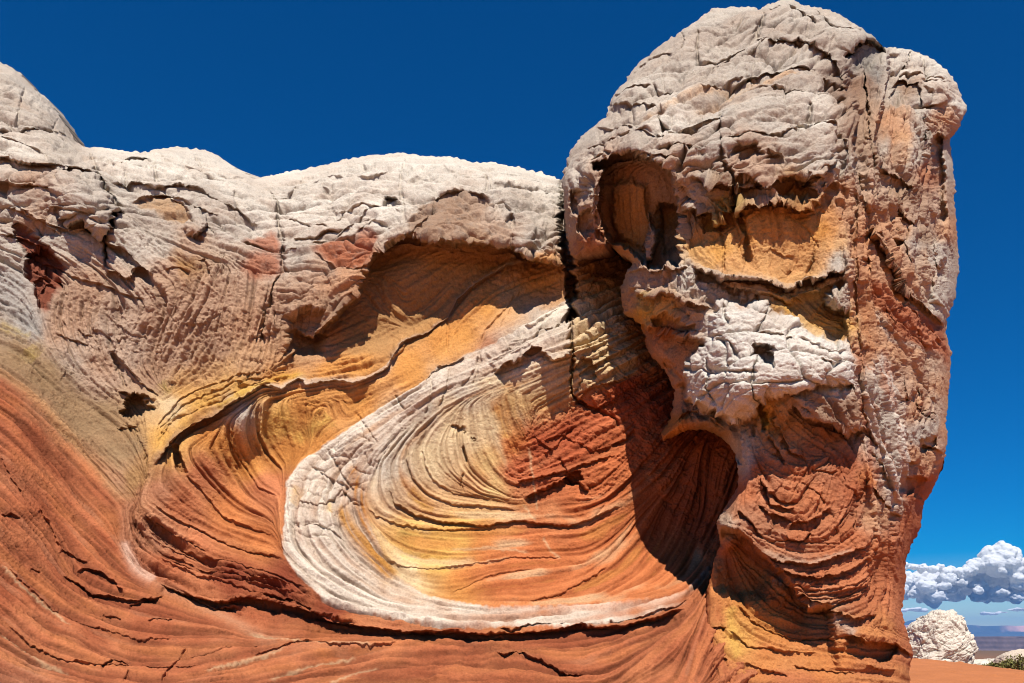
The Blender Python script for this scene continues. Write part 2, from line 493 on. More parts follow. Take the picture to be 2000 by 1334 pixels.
# bedding traces
beds = [crest, crest_low, band_out, band_in, lower_lip,
        [(450, 829), (459, 880), (486, 922), (504, 952), (549, 973)], [(510, 790), (507, 844), (525, 886), (555, 922)],
        [(336, 868), (360, 922), (390, 955), (444, 1015), (534, 1042)], [(294, 976), (324, 1003), (375, 1030), (450, 1069), (555, 1090)],
        [(276, 1000), (315, 1033), (360, 1054), (420, 1084), (525, 1114), (600, 1144)], [(264, 1039), (300, 1090), (360, 1114), (450, 1129), (525, 1144), (600, 1174)],
        [(303, 1132), (345, 1150), (390, 1171), (450, 1190), (540, 1196), (600, 1198)], [(570, 790), (580, 840), (600, 880)], [(650, 780), (665, 820), (690, 830)],
        [(895, 785), (860, 805), (839, 829), (823, 870), (833, 912), (846, 938), (884, 963), (930, 970), (980, 976)],
        [(870, 800), (820, 845), (798, 870), (794, 902), (807, 934), (836, 966), (884, 986), (948, 989), (1028, 995)],
        [(752, 900), (757, 942), (770, 981), (809, 1007), (858, 1019), (923, 1024), (982, 1017), (1021, 1027), (1069, 1020), (1140, 1026), (1170, 1008), (1224, 986)],
        [(712, 988), (734, 1010), (777, 1024), (825, 1032), (890, 1033), (955, 1032)], [(734, 1082), (793, 1108), (858, 1111), (939, 1101), (1004, 1089), (1053, 1089), (1118, 1089)],
        [(877, 1160), (955, 1125), (1053, 1108), (1130, 1100)], [(600, 940), (590, 1000), (596, 1060), (630, 1110), (700, 1150)], [(640, 930), (630, 1000), (640, 1050), (690, 1110), (760, 1160)],
        [(680, 880), (640, 930), (600, 990)], [(680, 860), (760, 810), (830, 765), (900, 730), (960, 712), (1040, 660)], [(740, 850), (800, 800), (880, 760), (960, 740)],
        [(1170, 1175), (1237, 1126), (1282, 1067), (1300, 1010)], [(1060, 1165), (1130, 1140), (1200, 1090), (1250, 1020)], [(1300, 1150), (1360, 1080), (1400, 1000)],
        [(1340, 1100), (1370, 1000), (1380, 900)], [(1008, 946), (1071, 928), (1107, 919), (1152, 905), (1206, 887)], [(1026, 973), (1080, 950), (1111, 940), (1152, 964)],
        [(1050, 850), (1100, 820), (1160, 790), (1230, 740)],
        [(915, 795), (925, 860), (950, 920), (990, 965)], [(950, 785), (970, 850), (1000, 920), (1035, 960)], [(900, 800), (890, 850), (902, 915), (940, 962)], [(1000, 770), (1010, 800), (1030, 840)], [(1000, 940), (1060, 900), (1130, 850), (1230, 800)], [(1180, 960), (1230, 900), (1270, 840)], [(1010, 640), (1060, 620), (1110, 600)], 
        # orange terrace
        [(640, 725), (740, 690), (830, 645), (880, 600)], [(900, 640), (960, 590), (1040, 560), (1100, 540)], [(880, 680), (940, 640), (960, 610), (1010, 570)], [(700, 775), (800, 730), (870, 690)],
        [(850, 690), (880, 640), (910, 590), (930, 565)], [(740, 560), (760, 600), (800, 640)],
        # domes
        [(0, 307), (36, 314), (60, 321), (135, 322), (156, 323)], [(0, 358), (60, 361), (102, 349), (135, 331), (190, 349)], [(0, 250), (60, 251), (120, 264), (155, 285)], [(0, 160), (60, 190), (110, 230)],
        [(204, 358), (270, 357), (330, 364), (400, 379), (459, 409), (510, 436)], [(200, 310), (300, 306), (400, 320), (480, 360)], [(330, 400), (400, 420), (480, 450), (530, 480)],
        [(165, 433), (207, 472), (255, 505), (300, 541)], [(0, 420), (60, 440), (120, 470), (180, 500), (240, 540)], [(210, 490), (252, 541), (285, 580)], [(0, 455), (60, 480), (130, 530)],
        [(110, 410), (140, 430), (190, 450)], [(540, 400), (600, 390), (700, 370), (780, 350)], [(560, 490), (620, 480), (700, 440), (780, 420)], [(580, 450), (680, 420), (760, 400)],
        [(800, 340), (900, 340), (1000, 370), (1080, 390)], [(960, 350), (1020, 370), (1090, 410)], [(850, 320), (950, 335), (1050, 350)], [(560, 340), (700, 315), (790, 305)],
        # flutes of the lower wall
        [(420, 560), (390, 620), (350, 690), (320, 740)], [(470, 560), (460, 650), (440, 720), (420, 755)], [(500, 640), (480, 700), (470, 745)], [(110, 560), (95, 620), (110, 680)],
        [(140, 570), (130, 640), (150, 700)], [(200, 560), (190, 640), (200, 690)], [(300, 600), (270, 660), (250, 720)], [(540, 600), (530, 660), (530, 720)], [(580, 520), (600, 580), (590, 640)],
        [(225, 700), (255, 745), (300, 790)], [(240, 705), (280, 750), (310, 775)], [(300, 905), (310, 850), (340, 800), (390, 770), (470, 750)], [(300, 880), (320, 830), (370, 795), (440, 770)],
        [(480, 745), (530, 735), (600, 720), (690, 715)],
        # tan shoulder and red slope
        tan_low, tan_high, [(-100, 660), (30, 700), (120, 790), (200, 870), (265, 930)], [(60, 900), (110, 960), (170, 1030), (230, 1090)], [(0, 960), (60, 1010), (110, 1070)],
        [(-60, 880), (20, 930), (60, 990), (120, 1050), (150, 1120), (225, 1155), (300, 1165)], [(0, 1095), (60, 1150), (130, 1210), (230, 1240), (330, 1245), (420, 1240)],
        [(0, 1208), (60, 1260), (130, 1290), (250, 1310)], [(0, 1290), (70, 1325), (150, 1345)], [(190, 890), (240, 940), (270, 970)], [(130, 860), (190, 930), (240, 975)],
        [(160, 1240), (250, 1300), (420, 1300)], [(370, 1310), (480, 1275), (600, 1250)], [(0, 1400), (300, 1400), (700, 1360)], [(470, 1300), (600, 1265), (750, 1255), (800, 1250)], [(520, 1335), (650, 1310), (760, 1290)],
        [(900, 1240), (1000, 1245), (1100, 1240)], [(950, 1290), (1010, 1280), (1060, 1300), (1140, 1315)], [(1140, 1290), (1250, 1240), (1330, 1200)], [(1200, 1330), (1290, 1260), (1360, 1190)], [(1340, 1330), (1360, 1240), (1380, 1150)],
        [(800, 1400), (1100, 1390), (1400, 1400)]]
CL.bedding(beds)
print("cliff bedding", round(time.time() - T0, 1))

CL.set_outline(cliff_outline, 1.1, 50, 1.5)
deep = blur((BASE + CL.roll - 15) * (FPX / 15), 6)
U, V = CL.U, (CL.V - .8 * deep).astype(f32)          # measured along the surface, so that texture does not stretch where it turns away
# --- character of the surface, region by region
zero = np.zeros(CL.shape, f32)
domes = CL.mask([(-170, 40)] + skyline[2:] + [(1120, 350), (1115, 520), (1000, 500), (800, 470), (720, 500), (640, 560), (560, 600), (470, 470), (300, 430), (200, 480), (60, 470), (-170, 420)], 18)
pil = domes.copy()
honey = CL.mask([(940, 400), (1000, 385), (1098, 380), (1106, 512), (1040, 508), (985, 480), (950, 440)], 10)
honey = np.maximum(honey, 0.7 * CL.mask([(800, 380), (900, 350), (960, 380), (930, 420), (860, 400), (810, 430)], 10))
bandm = CL.mask(band_out + band_in, 6)
shell = CL.mask(crest[:12] + [(730, 733), (830, 746)] + band_out[7:18] + lower_lip[7:0:-1] + crest_low[::-1], 8)
slope = CL.mask(tan_low + [(267, 1000), (240, 1051), (270, 1114), (345, 1159), (462, 1216), (728, 1227), (1118, 1227), (1345, 1182), (1385, 1160), (1385, 1560), (-170, 1560)], 8)
tan = CL.mask(tan_high + tan_low[::-1], 10)
terr = CL.mask(crest[::-1] + [(590, 700), (700, 695), (830, 660), (880, 622), (920, 572), (1000, 530), (1110, 530), (1112, 585), (1060, 610), (938, 682), (852, 717), (772, 778), (628, 877), (500, 900), (350, 870)], 10)
pok = CL.mask(pocket, 14)
smoothm = np.clip(terr + 0.9 * CL.mask(alcove, 8), 0, 1)

amp1 = 0.020 + zero; amp2 = 0.026 + zero; amp3 = 0.024 + zero; rough = 0.050 + zero


def setamp(m, a1, a2, a3, r):
    for arr, val in ((amp1, a1), (amp2, a2), (amp3, a3), (rough, r)):
        arr += m * (val - arr)


setamp(domes, .014, .009, .008, .024)
setamp(CL.mask([(60, 480), (560, 540), (560, 740), (300, 780), (100, 700)], 20), .020, .017, .014, .048)
setamp(smoothm, .007, .009, .010, .022)
setamp(bandm, .018, .010, .005, .018)
setamp(shell, .014, .010, .007, .013)
setamp(CL.mask([(246, 1010), (300, 1010), (420, 1095), (560, 1130), (630, 1170), (900, 1225), (900, 1240), (660, 1215), (420, 1180), (330, 1145), (260, 1090)], 10), .040, .055, .035, .020)
inner = CL.mask(band_in, 8)
setamp(inner, .010, .006, .003, .012)
ylw = CL.mask([(290, 905), (300, 800), (345, 745), (480, 732), (610, 722), (700, 700), (690, 742), (600, 742), (470, 770), (350, 840)], 8)
setamp(ylw, .024, .014, .006, .014)
setamp(pok, .010, .010, .008, .055)
setamp(slope, .014, .010, .009, .014)
setamp(tan, .016, .018, .016, .030)
setamp(CL.mask([(790, 1240), (1000, 1240), (1120, 1330), (800, 1334)], 30), .012, .02, .03, .04)

N = CL.N
patch = 0.5 + 0.7 * fbm(U / 120, V / 120, 3, 71)
N += amp1 * CL.L1 * np.clip(patch + 0.4, 0.25, 1.6)
N += amp2 * np.tanh(1.3 * CL.L2) * np.clip(patch + 0.3, 0.2, 1.6)
N -= amp1 * 1.6 * np.clip(-CL.L1 - .7, 0, 1.2) * np.clip(patch + .3, .1, 1.5)
N -= amp2 * 1.3 * np.clip(-CL.L2 - .9, 0, 1)
N += amp3 * np.tanh(1.5 * CL.L3)
N += rough * (1.5 * fbm(U / 55, V / 55, 5, 81, 0.62))
N += 0.9 * rough * np.minimum(0, 1.2 * fbm(U / 24, V / 18, 4, 85, 0.6))
grit = (.6 * fbm(U / 7, V / 6, 3, 87, .7) - .9 * np.clip(np.abs(fbm(U / 16, V / 12, 3, 88)) * -9 + 1, 0, 1) * sstep(-.1, .3, fbm(U / 60, V / 60, 2, 89)))
N += .35 * rough * grit
# pillows with cracks on the white domes
wx = 26 * fbm(U / 60, V / 60, 4, 91); wy = 20 * fbm(U / 60, V / 60, 4, 95)
for sx, sy, sd, amp, cd in ((110, 52, 101, .09, .045), (46, 19, 105, .02, .025), (20, 9, 109, .006, .012)):
    a, b, cid = voronoi((U + wx + CL.L3 * 2) / sx, (V + wy) / sy, sd)
    g = b - a
    N += pil * (amp * (1 - np.exp(-3.2 * g)) - cd * np.exp(-g * sx / 3.0) * (cid > .25) + amp * .5 * (cid - .5))
    if sx == 110:
        bcr = CL.mask([(560, 945), (640, 870), (720, 830), (740, 900), (700, 990), (640, 1060), (560, 1060)], 14)
        g2 = g
a, b, cid = voronoi((U + wx) / 44, (V + wy) / 40, 131)
N += bcr * (.05 * (1 - np.exp(-4 * (b - a))) - .025 * np.exp(-(b - a) * 44 / 2.5))
# tafoni
for sc, sd, dp in ((34, 141, .16), (16, 145, .07)):
    a, b, cid = voronoi((U + wx) / sc, (V + wy) / (sc * .85), sd)
    N -= honey * dp * np.clip(1 - a / (.30 + .35 * cid), 0, 1) ** .6
    N += honey * dp * .3 * (1 - np.exp(-3 * (b - a)))
N -= pil * .045 * sstep(-1.05, -1.5, CL.L3) * sstep(-.2, .2, fbm(U / 90, V / 60, 2, 156))
# scattered pits over the domes
a, b, cid = voronoi((U + wx) / 42, V / 30, 151)
N -= pil * .11 * np.clip(1 - a * 42 / (4 + 9 * cid), 0, 1) * (cid > .72)
a, b, cid = voronoi(U / 13, V / 10, 153)
N -= (pil + .12 * (1 - pil)) * .04 * np.clip(1 - a * 13 / (2 + 3.5 * cid), 0, 1) * (cid > .6) * sstep(-.1, .2, fbm(U / 70, V / 70, 2, 154))

chip = np.clip(1 - domes * .75, 0, 1) * np.clip(1 - inner - bandm - shell * .8 - smoothm * .8, 0, 1)
chip *= np.clip(1 - .93 * slope - .6 * tan, 0, 1)
chip *= 1 - ylw
chip = np.maximum(chip, np.maximum(pok * .8, CL.mask([(940, 380), (1105, 370), (1110, 520), (900, 500), (740, 490), (620, 560), (590, 480), (760, 420)], 14) * .8))
chip = np.maximum(chip, CL.mask([(790, 1240), (1000, 1240), (1120, 1330), (1340, 1200), (1380, 1340), (800, 1334)], 30) * .5)
for sc, am, sd in ((64, .075, 191), (27, .030, 193), (12, .012, 195)):
    N += chip * am * facets((U + wx * .7 + .25 * V) / sc, (V + wy * .7 - .2 * U) / (sc * .7), sd) * np.clip(.35 + 1.3 * fbm(U / 110, V / 110, 2, sd + 1), .1, 1.2)
CL.D = N * (1 - .62 * domes)
wq = 20 * fbm(U / 90, V / 70, 2, 411); wr = 16 * fbm(U / 90, V / 70, 2, 413) + 3 * perlin(U / 14, V / 12, 415)
CL.D += domes * (.16 * fbm(U / 150, V / 80, 2, 417) - .05 * sstep(.12, 0, np.abs(fbm(U / 120, V / 60, 2, 418))))
for sx, sy, sd, cd, wd in ((210, 70, 401, .14, 2.6), (96, 34, 403, .065, 2.1), (40, 17, 405, .02, 1.6)):
    a, b, cid = voronoi((U + wq) / sx, (V + wr) / sy, sd)
    CL.D -= domes * cd * np.exp(-(b - a) * .5 * sy / wd) * sstep(-.2, .2, fbm(U / 90, V / 60, 3, sd + 20))
    CL.D += domes * cd * .22 * (1 - np.exp(-4 * (b - a))) + domes * cd * .12 * (cid - .5)
N[:] = 0
LG, CK, PU = CL.ledge, CL.crack, CL.push
# left dome
LG([(-140, 235), (0, 247), (30, 246), (60, 251), (90, 256), (120, 264), (144, 276), (158, 288)], .02, 30, .10, 26)
LG([(-140, 300), (0, 307), (15, 307), (36, 314), (60, 321), (90, 320), (135, 322), (160, 324)], .22, 30, .16, 16)
LG([(-140, 352), (0, 358), (30, 364), (60, 361), (96, 361), (104, 349), (111, 340), (135, 331), (168, 337), (192, 349)], .16, 22, .16, 14, warp=.5)
CK([(51, 166), (45, 190), (43, 211), (32, 244)], 3, .10); CK([(114, 232), (99, 253)], 2.5, .08)
CK([(66, 363), (66, 345), (64, 335)], 2, .05)
LG([(0, 405), (18, 408), (60, 425), (100, 440), (160, 458)], .08, 14, .08, 10); LG([(0, 460), (20, 460), (50, 468), (90, 492), (140, 518)], .08, 16, .10, 9)
LG([(20, 400), (60, 420), (100, 452), (120, 455)], .10, 16, .08, 8)
PU(egg, .42, 5, pillow=46)
LG([(100, 400), (114, 426), (135, 444), (162, 438), (186, 456), (212, 474)], .05, 10, .22, 18)
LG([(210, 470), (255, 505), (300, 541)], .10, 12, .12, 10); LG([(165, 440), (207, 472), (240, 497)], .06, 10, .10, 8)
LG([(207, 529), (234, 541), (255, 545), (272, 525), (300, 541)], .12, 16, .14, 12)
CK(dome_seam, 4, .22); CK([(228, 400), (222, 439), (207, 472), (205, 529)], 3, .14)
PU(niche, -.22, 5, warp=.6)
PU([(52, 507), (72, 490), (93, 495), (113, 513), (126, 531), (99, 534), (72, 522)], -.35, 5)
for ln in ([(60, 530), (90, 518), (115, 530)], [(66, 545), (90, 535), (112, 548)], [(75, 565), (90, 552), (104, 560)]):
    LG(ln, .04, 6, .07, 6)
LG([(72, 545), (75, 580), (88, 610)], .0, 5, .05, 5)
# second dome
LG([(204, 358), (249, 358), (270, 357), (303, 367), (330, 364), (360, 367), (400, 379), (435, 400), (459, 409), (492, 430), (512, 438)], .10, 22, .10, 12)
LG([(300, 380), (340, 384), (375, 402), (400, 418), (430, 424)], .04, 10, .10, 10)
LG([(300, 306), (270, 320), (240, 322)], .03, 8, .05, 6)
LG([(240, 313), (262, 311), (292, 313)], .02, 8, .20, 10); PU([(236, 314), (292, 312), (290, 325), (245, 326)], -.16, 4)
PU([(206, 322), (216, 319), (222, 325), (214, 328)], -.14, 3)
CK([(298, 296), (303, 334), (306, 366)], 2.6, .09); CK([(375, 290), (387, 316), (399, 342)], 2.6, .09); CK([(462, 372), (460, 392), (463, 408)], 2.4, .08)
CK([(245, 360), (246, 345), (243, 335)], 2, .06)
PU(ochre, -.10, 4); LG([(262, 394), (300, 380), (330, 382), (375, 416)], .05, 10, .06, 10)
PU(knob, .26, 4, pillow=22); LG([(378, 462), (396, 452), (406, 440)], .05, 8, .14, 12)
LG([(474, 472), (510, 484), (551, 499)], .05, 8, .12, 8); PU(red_b, -.05, 10)
CK(dome_crack, 3.5, .16); LG([(552, 530), (540, 556), (522, 607), (513, 645)], .12, 20, .05, 6)
LG([(386, 510), (400, 505), (415, 545)], .02, 8, .08, 9); LG([(320, 525), (345, 520), (370, 530)], .03, 8, .05, 8)
CK([(216, 688), (234, 725), (249, 762)], 3.5, .14)
LG([(226, 690), (250, 720), (276, 748), (312, 775)], .06, 8, .10, 10)
PU([(237, 802), (255, 772), (276, 770), (298, 795), (279, 812), (255, 812)], -.45, 5, warp=1.8)
LG([(230, 766), (252, 768), (280, 768), (305, 785)], .14, 14, .10, 10)
CK([(234, 832), (264, 838), (270, 862), (285, 895), (293, 924)], 3, .12); LG([(228, 836), (246, 838), (266, 832)], .02, 8, .10, 8)
LG([(107, 650), (130, 660), (175, 672)], .03, 10, .05, 8); LG([(150, 640), (165, 655), (180, 652)], .03, 7, .05, 7)
LG([(100, 520), (160, 545), (205, 560), (250, 580), (285, 585)], .04, 14, .06, 12)
for k in range(10):     # flutes of the lower wall
    x0 = 120 + 14 * k
    LG([(x0, 560 + 3 * k), (x0 - 12, 610), (x0 - 4, 660), (x0 + 10, 690)], .02, 5, .03, 5)
for k in range(13):
    x0 = 325 + 15 * k
    LG([(x0 + 25, 600), (x0 + 8, 660), (x0 - 8, 710), (x0 - 22, 752)], .025, 5, .035, 6)
# third dome, alcove and honeycomb
LG(lip, .12, 30, .68, 118, warp=1.5, taper=.10, soft=5)
LG([(1004, 488), (1035, 506), (1070, 514), (1110, 514)], .10, 22, .30, 40)
PU([(560, 625), (600, 605), (628, 612), (622, 690), (575, 692), (562, 660)], -.40, 12)
PU([(725, 520), (770, 480), (1000, 490), (960, 545), (860, 620), (770, 670), (700, 680), (680, 610)], -.29, 30)
CK([(658, 475), (689, 469), (702, 453), (727, 450)], 3, .08); PU(red_c, -.06, 8); LG([(613, 497), (639, 509), (676, 521), (708, 521), (735, 496)], .04, 10, .07, 9)
PU(facet, -.13, 6); LG([(843, 384), (878, 376), (903, 371), (957, 390)], .10, 12, .10, 14); LG([(775, 460), (802, 458), (840, 420), (850, 395)], .08, 12, .04, 8)
PU([(748, 402), (755, 388), (772, 388), (780, 398), (770, 408), (752, 408)], -.35, 4)
PU([(960, 405), (985, 398), (1000, 410), (985, 425), (965, 424)], -.14, 5); PU([(990, 425), (1006, 424), (1002, 436), (988, 436)], -.2, 4)
PU([(800, 352), (835, 345), (828, 358), (808, 362)], -.14, 5); PU([(682, 350), (708, 342), (706, 352), (688, 360)], -.08, 5); PU([(632, 372), (642, 372), (642, 378), (633, 378)], -.1, 3)
LG([(560, 500), (600, 482), (650, 470), (690, 440), (730, 425)], .06, 16, .07, 12); LG([(600, 470), (660, 452), (720, 415), (760, 405), (790, 412)], .05, 16, .06, 10)
CK([(800, 300), (790, 325), (782, 350), (785, 400), (793, 437)], 3, .10); CK([(948, 320), (957, 350), (962, 372)], 2.5, .07)
PU([(1000, 450), (1020, 440), (1040, 445), (1050, 470), (1042, 500), (1020, 505), (1003, 480)], .16, 4, pillow=20)
PU([(650, 395), (668, 390), (676, 400), (668, 420), (650, 412)], .07, 4, pillow=14)
for ln in ([(541, 400), (576, 375), (604, 330)], [(607, 330), (689, 315), (720, 337)], [(648, 444), (676, 415), (708, 406), (739, 412), (768, 403)], [(563, 431), (610, 447), (648, 450)], [(702, 453), (730, 434), (761, 444)], [(925, 318), (950, 349), (957, 384)],
           [(957, 356), (1004, 365), (1051, 375), (1092, 384)], [(966, 340), (1020, 346), (1067, 359)], [(198, 331), (249, 328), (300, 334)], [(303, 298), (330, 316), (369, 331), (420, 355), (462, 370)], [(402, 334), (450, 349), (492, 352)], [(0, 271), (36, 277), (75, 292), (96, 304)],
           [(600, 360), (660, 350), (720, 355), (770, 340)], [(840, 310), (870, 335), (905, 345), (950, 350)], [(570, 470), (620, 468), (660, 452)]):
    CK(ln, 2.2, .10, warp=.9, taper=.08); LG(ln, .02, 12, .025, 10, warp=.9)
# orange terrace and crest
LG(crest, .12, 9, .05, 14, warp=.8, taper=.06)
LG([(300, 915), (324, 880), (348, 850), (390, 826), (432, 805), (468, 778), (516, 752)], .02, 8, .14, 26)
PU([(759, 692), (770, 672), (785, 664), (795, 672), (780, 690), (765, 700)], .14, 3, pillow=8)
CK([(872, 620), (875, 640), (872, 690)], 2, .06, warp=.4); CK([(1010, 570), (975, 620), (950, 645), (938, 680)], 2.5, .07); CK([(892, 640), (890, 665), (882, 690)], 1.8, .04)
LG([(1000, 690), (975, 640), (1000, 590), (1020, 560)], .02, 6, .03, 8)
for dy in (0, 16, 34, 56):      # thin shelves of the yellow ledge
    LG([(300, 905 - dy * .8), (318 - dy * .1, 850 - dy * .4), (350, 815 - dy * .6), (400, 788 - dy * .6), (470, 762 - dy * .5), (540, 742 - dy * .4)], .02, 5, .05, 7)
LG([(510, 790), (507, 844), (525, 886), (555, 922)], .02, 6, .06, 8); LG([(450, 829), (459, 880), (486, 922), (504, 952), (549, 973)], .02, 5, .05, 8)
# outer shell
PU([(336, 880), (342, 868), (356, 900), (362, 922), (346, 920)], -.25, 4)
LG([(340, 895), (360, 922), (390, 955), (444, 1015), (534, 1042)], .02, 6, .06, 7); LG([(294, 976), (324, 1003), (375, 1030), (450, 1069), (555, 1090)], .03, 6, .07, 7)
LG([(276, 1000), (315, 1033), (360, 1054), (410, 1081)], .03, 5, .08, 6)
for k, dy in enumerate((8, 18, 30, 42, 54)):
    LG([(270 + 4 * k, 1010 + dy * 1.3), (320, 1045 + dy), (390, 1075 + dy), (470, 1095 + dy), (540, 1116 + dy * .9), (620, 1150 + dy * .6)], .03, 4, .06, 4, taper=.2)
LG(lower_lip, .16, 14, .34, 22, warp=.9, taper=.05)
LG([(310, 1138), (350, 1160), (420, 1190), (470, 1182)], .08, 8, .18, 10)
LG([(500, 1160), (560, 1168), (630, 1198), (700, 1216)], .06, 8, .10, 6)
LG([(800, 1232), (825, 1240), (850, 1238)], .04, 8, .22, 8); LG([(972, 1226), (1000, 1228), (1030, 1218), (1110, 1216)], .05, 8, .14, 7); LG([(1180, 1216), (1250, 1206), (1320, 1184), (1352, 1160)], .04, 8, .10, 8)
# white band: rises as a rim; fractures across it
for ln in ([(690, 800), (715, 835), (740, 870)], [(770, 770), (790, 800)], [(600, 905), (650, 940), (690, 960)], [(640, 875), (665, 925), (700, 970)], [(575, 985), (620, 990), (690, 960)],
           [(640, 985), (668, 960), (690, 985), (712, 990)], [(845, 735), (838, 790), (830, 815)], [(880, 712), (876, 745), (858, 800)], [(940, 682), (936, 705), (925, 750)], [(560, 1030), (620, 1025), (680, 1060)]):
    CK(ln, 2.2, .06, warp=.8)
CK([(938, 682), (930, 720), (900, 760)], 2, .05)
LG([(852, 717), (870, 712), (894, 706), (905, 700)], .05, 6, .08, 6); LG([(830, 746), (850, 722), (870, 716)], .02, 6, .06, 6)
# overhanging block by the main crack
LG([(965, 728), (1000, 712), (1020, 703), (1040, 676), (1050, 676), (1062, 690), (1085, 700), (1116, 686)], .12, 30, .20, 46, warp=1.2, taper=.05)
LG([(1008, 640), (1040, 640), (1100, 600)], .02, 10, .05, 14); LG([(1040, 660), (1060, 640), (1085, 640), (1110, 610)], .05, 10, .08, 10)
for k in range(6):
    LG([(950 + 8 * k, 716 - 9 * k), (1000 + 8 * k, 690 - 8 * k), (1060 + 5 * k, 660 - 8 * k)], .02, 5, .035, 5)
# swirl
LG([(895, 785), (860, 805), (839, 829), (823, 870), (833, 912), (846, 938), (884, 963), (913, 966), (980, 976)], .02, 8, .03, 8)
LG([(870, 800), (820, 845), (798, 870), (794, 902), (807, 934), (836, 966), (884, 986), (948, 989), (1028, 997)], .03, 7, .045, 7)
LG([(757, 942), (770, 981), (809, 1007), (858, 1019), (923, 1024), (958, 1027), (1003, 1016), (1057, 1025), (1116, 1027), (1152, 1013), (1192, 995), (1224, 986)], .05, 10, .10, 10)
LG([(712, 988), (734, 1010), (777, 1024), (825, 1032), (890, 1033), (955, 1032)], .03, 7, .04, 7)
LG([(734, 1082), (793, 1108), (858, 1111), (939, 1101), (1004, 1089), (1053, 1089), (1118, 1089)], .03, 9, .02, 9)
LG([(877, 1160), (955, 1125), (1053, 1108)], .02, 6, .03, 7); LG([(1020, 1180), (1090, 1160), (1150, 1130), (1190, 1105)], .02, 6, .05, 6)
CK([(905, 870), (913, 905)], 2.5, .12); LG([(880, 833), (890, 830), (900, 838), (905, 831)], .0, 6, .12, 8); CK([(905, 925), (900, 945), (908, 962)], 2, .06)
# red pocket
LG([(1000, 950), (1035, 936), (1071, 928), (1107, 919), (1152, 905), (1206, 887)], .05, 10, .10, 9); LG([(1020, 976), (1050, 960), (1080, 950), (1111, 937), (1138, 950), (1152, 964)], .09, 12, .22, 12)
PU([(1106, 930), (1126, 922), (1138, 936), (1128, 946), (1110, 944)], -.35, 4)
CK([(1125, 780), (1143, 793), (1197, 815), (1212, 840)], 3.5, .13); LG([(1197, 868), (1215, 862), (1238, 842)], .02, 8, .14, 9); CK([(1088, 890), (1110, 925), (1120, 945)], 2.4, .09)
for ln in ([(1060, 860), (1100, 850), (1128, 862)], [(1060, 890), (1090, 870), (1120, 830)], [(1150, 770), (1170, 800), (1210, 780)], [(1130, 860), (1160, 880), (1200, 870)], [(1180, 760), (1200, 790), (1195, 815)], [(1040, 850), (1080, 880), (1075, 910)]):
    LG(ln, .03, 7, .05, 6)
LG([(1120, 792), (1150, 765), (1200, 742), (1245, 728)], .05, 10, .06, 8)
CK([(1155, 1020), (1180, 985), (1200, 972), (1260, 900)], 3, .04)
CK(main_crack[:5] + [(1116, 625)], 6, .9, taper=.03, warp=1.0); CK([(1117, 600), (1114, 650), (1118, 700), (1115, 745), (1119, 772), (1134, 786), (1160, 800)], 2.2, .22, warp=1.2)
LG([(1120, 720), (1140, 700), (1158, 712), (1165, 740)], .02, 10, .22, 26)
for ln in ([(1125, 640), (1170, 660), (1220, 700)], [(1125, 665), (1160, 680), (1215, 720)], [(1130, 620), (1180, 630), (1215, 660)]):
    LG(ln, .02, 6, .04, 6)
# red slope
LG([(0, 890), (20, 930), (45, 965)], .03, 10, .05, 7); LG([(5, 1003), (24, 1003), (40, 1014)], .01, 8, .07, 7); LG([(75, 992), (95, 1020), (115, 1068)], .04, 10, .07, 8)
LG([(120, 1070), (150, 1090), (175, 1100)], .04, 12, .06, 10); LG([(150, 1118), (165, 1111), (195, 1118), (225, 1140), (245, 1160)], .05, 10, .13, 10)
LG([(120, 1122), (150, 1140), (180, 1160), (215, 1166), (250, 1172), (300, 1170), (325, 1160)], .06, 12, .13, 9); LG([(250, 1180), (276, 1176), (300, 1166)], .04, 8, .10, 7)
LG([(60, 1113), (78, 1117)], .01, 6, .06, 6); LG([(200, 1202), (225, 1206), (240, 1212)], .02, 8, .07, 7); LG([(285, 1212), (305, 1209), (340, 1212)], .02, 8, .06, 7)
LG([(195, 1300), (225, 1290), (255, 1296)], .02, 8, .10, 8); LG([(0, 1095), (60, 1150), (100, 1190), (175, 1222), (270, 1246), (370, 1250)], .03, 14, .03, 14)
LG([(350, 1292), (400, 1275), (450, 1265), (520, 1258)], .02, 12, .04, 10)
CK([(368, 1262), (350, 1290), (332, 1310), (310, 1335)], 2.5, .09); CK([(252, 1312), (240, 1334)], 2.5, .08)
LG([(0, 1208), (60, 1262), (130, 1292), (300, 1306), (420, 1300)], .04, 20, .03, 20)
LG([(960, 1276), (985, 1281), (1008, 1272), (1035, 1280), (1060, 1296), (1100, 1312), (1145, 1316)], .05, 12, .13, 9); LG([(900, 1236), (920, 1244), (960, 1246), (990, 1246)], .03, 10, .10, 7)
LG([(480, 1282), (600, 1250), (660, 1262), (760, 1262), (790, 1250)], .05, 18, .03, 14)
CK([(372, 1010), (366, 1040)], 1.5, .02)
print("cliff relief", round(time.time() - T0, 1))

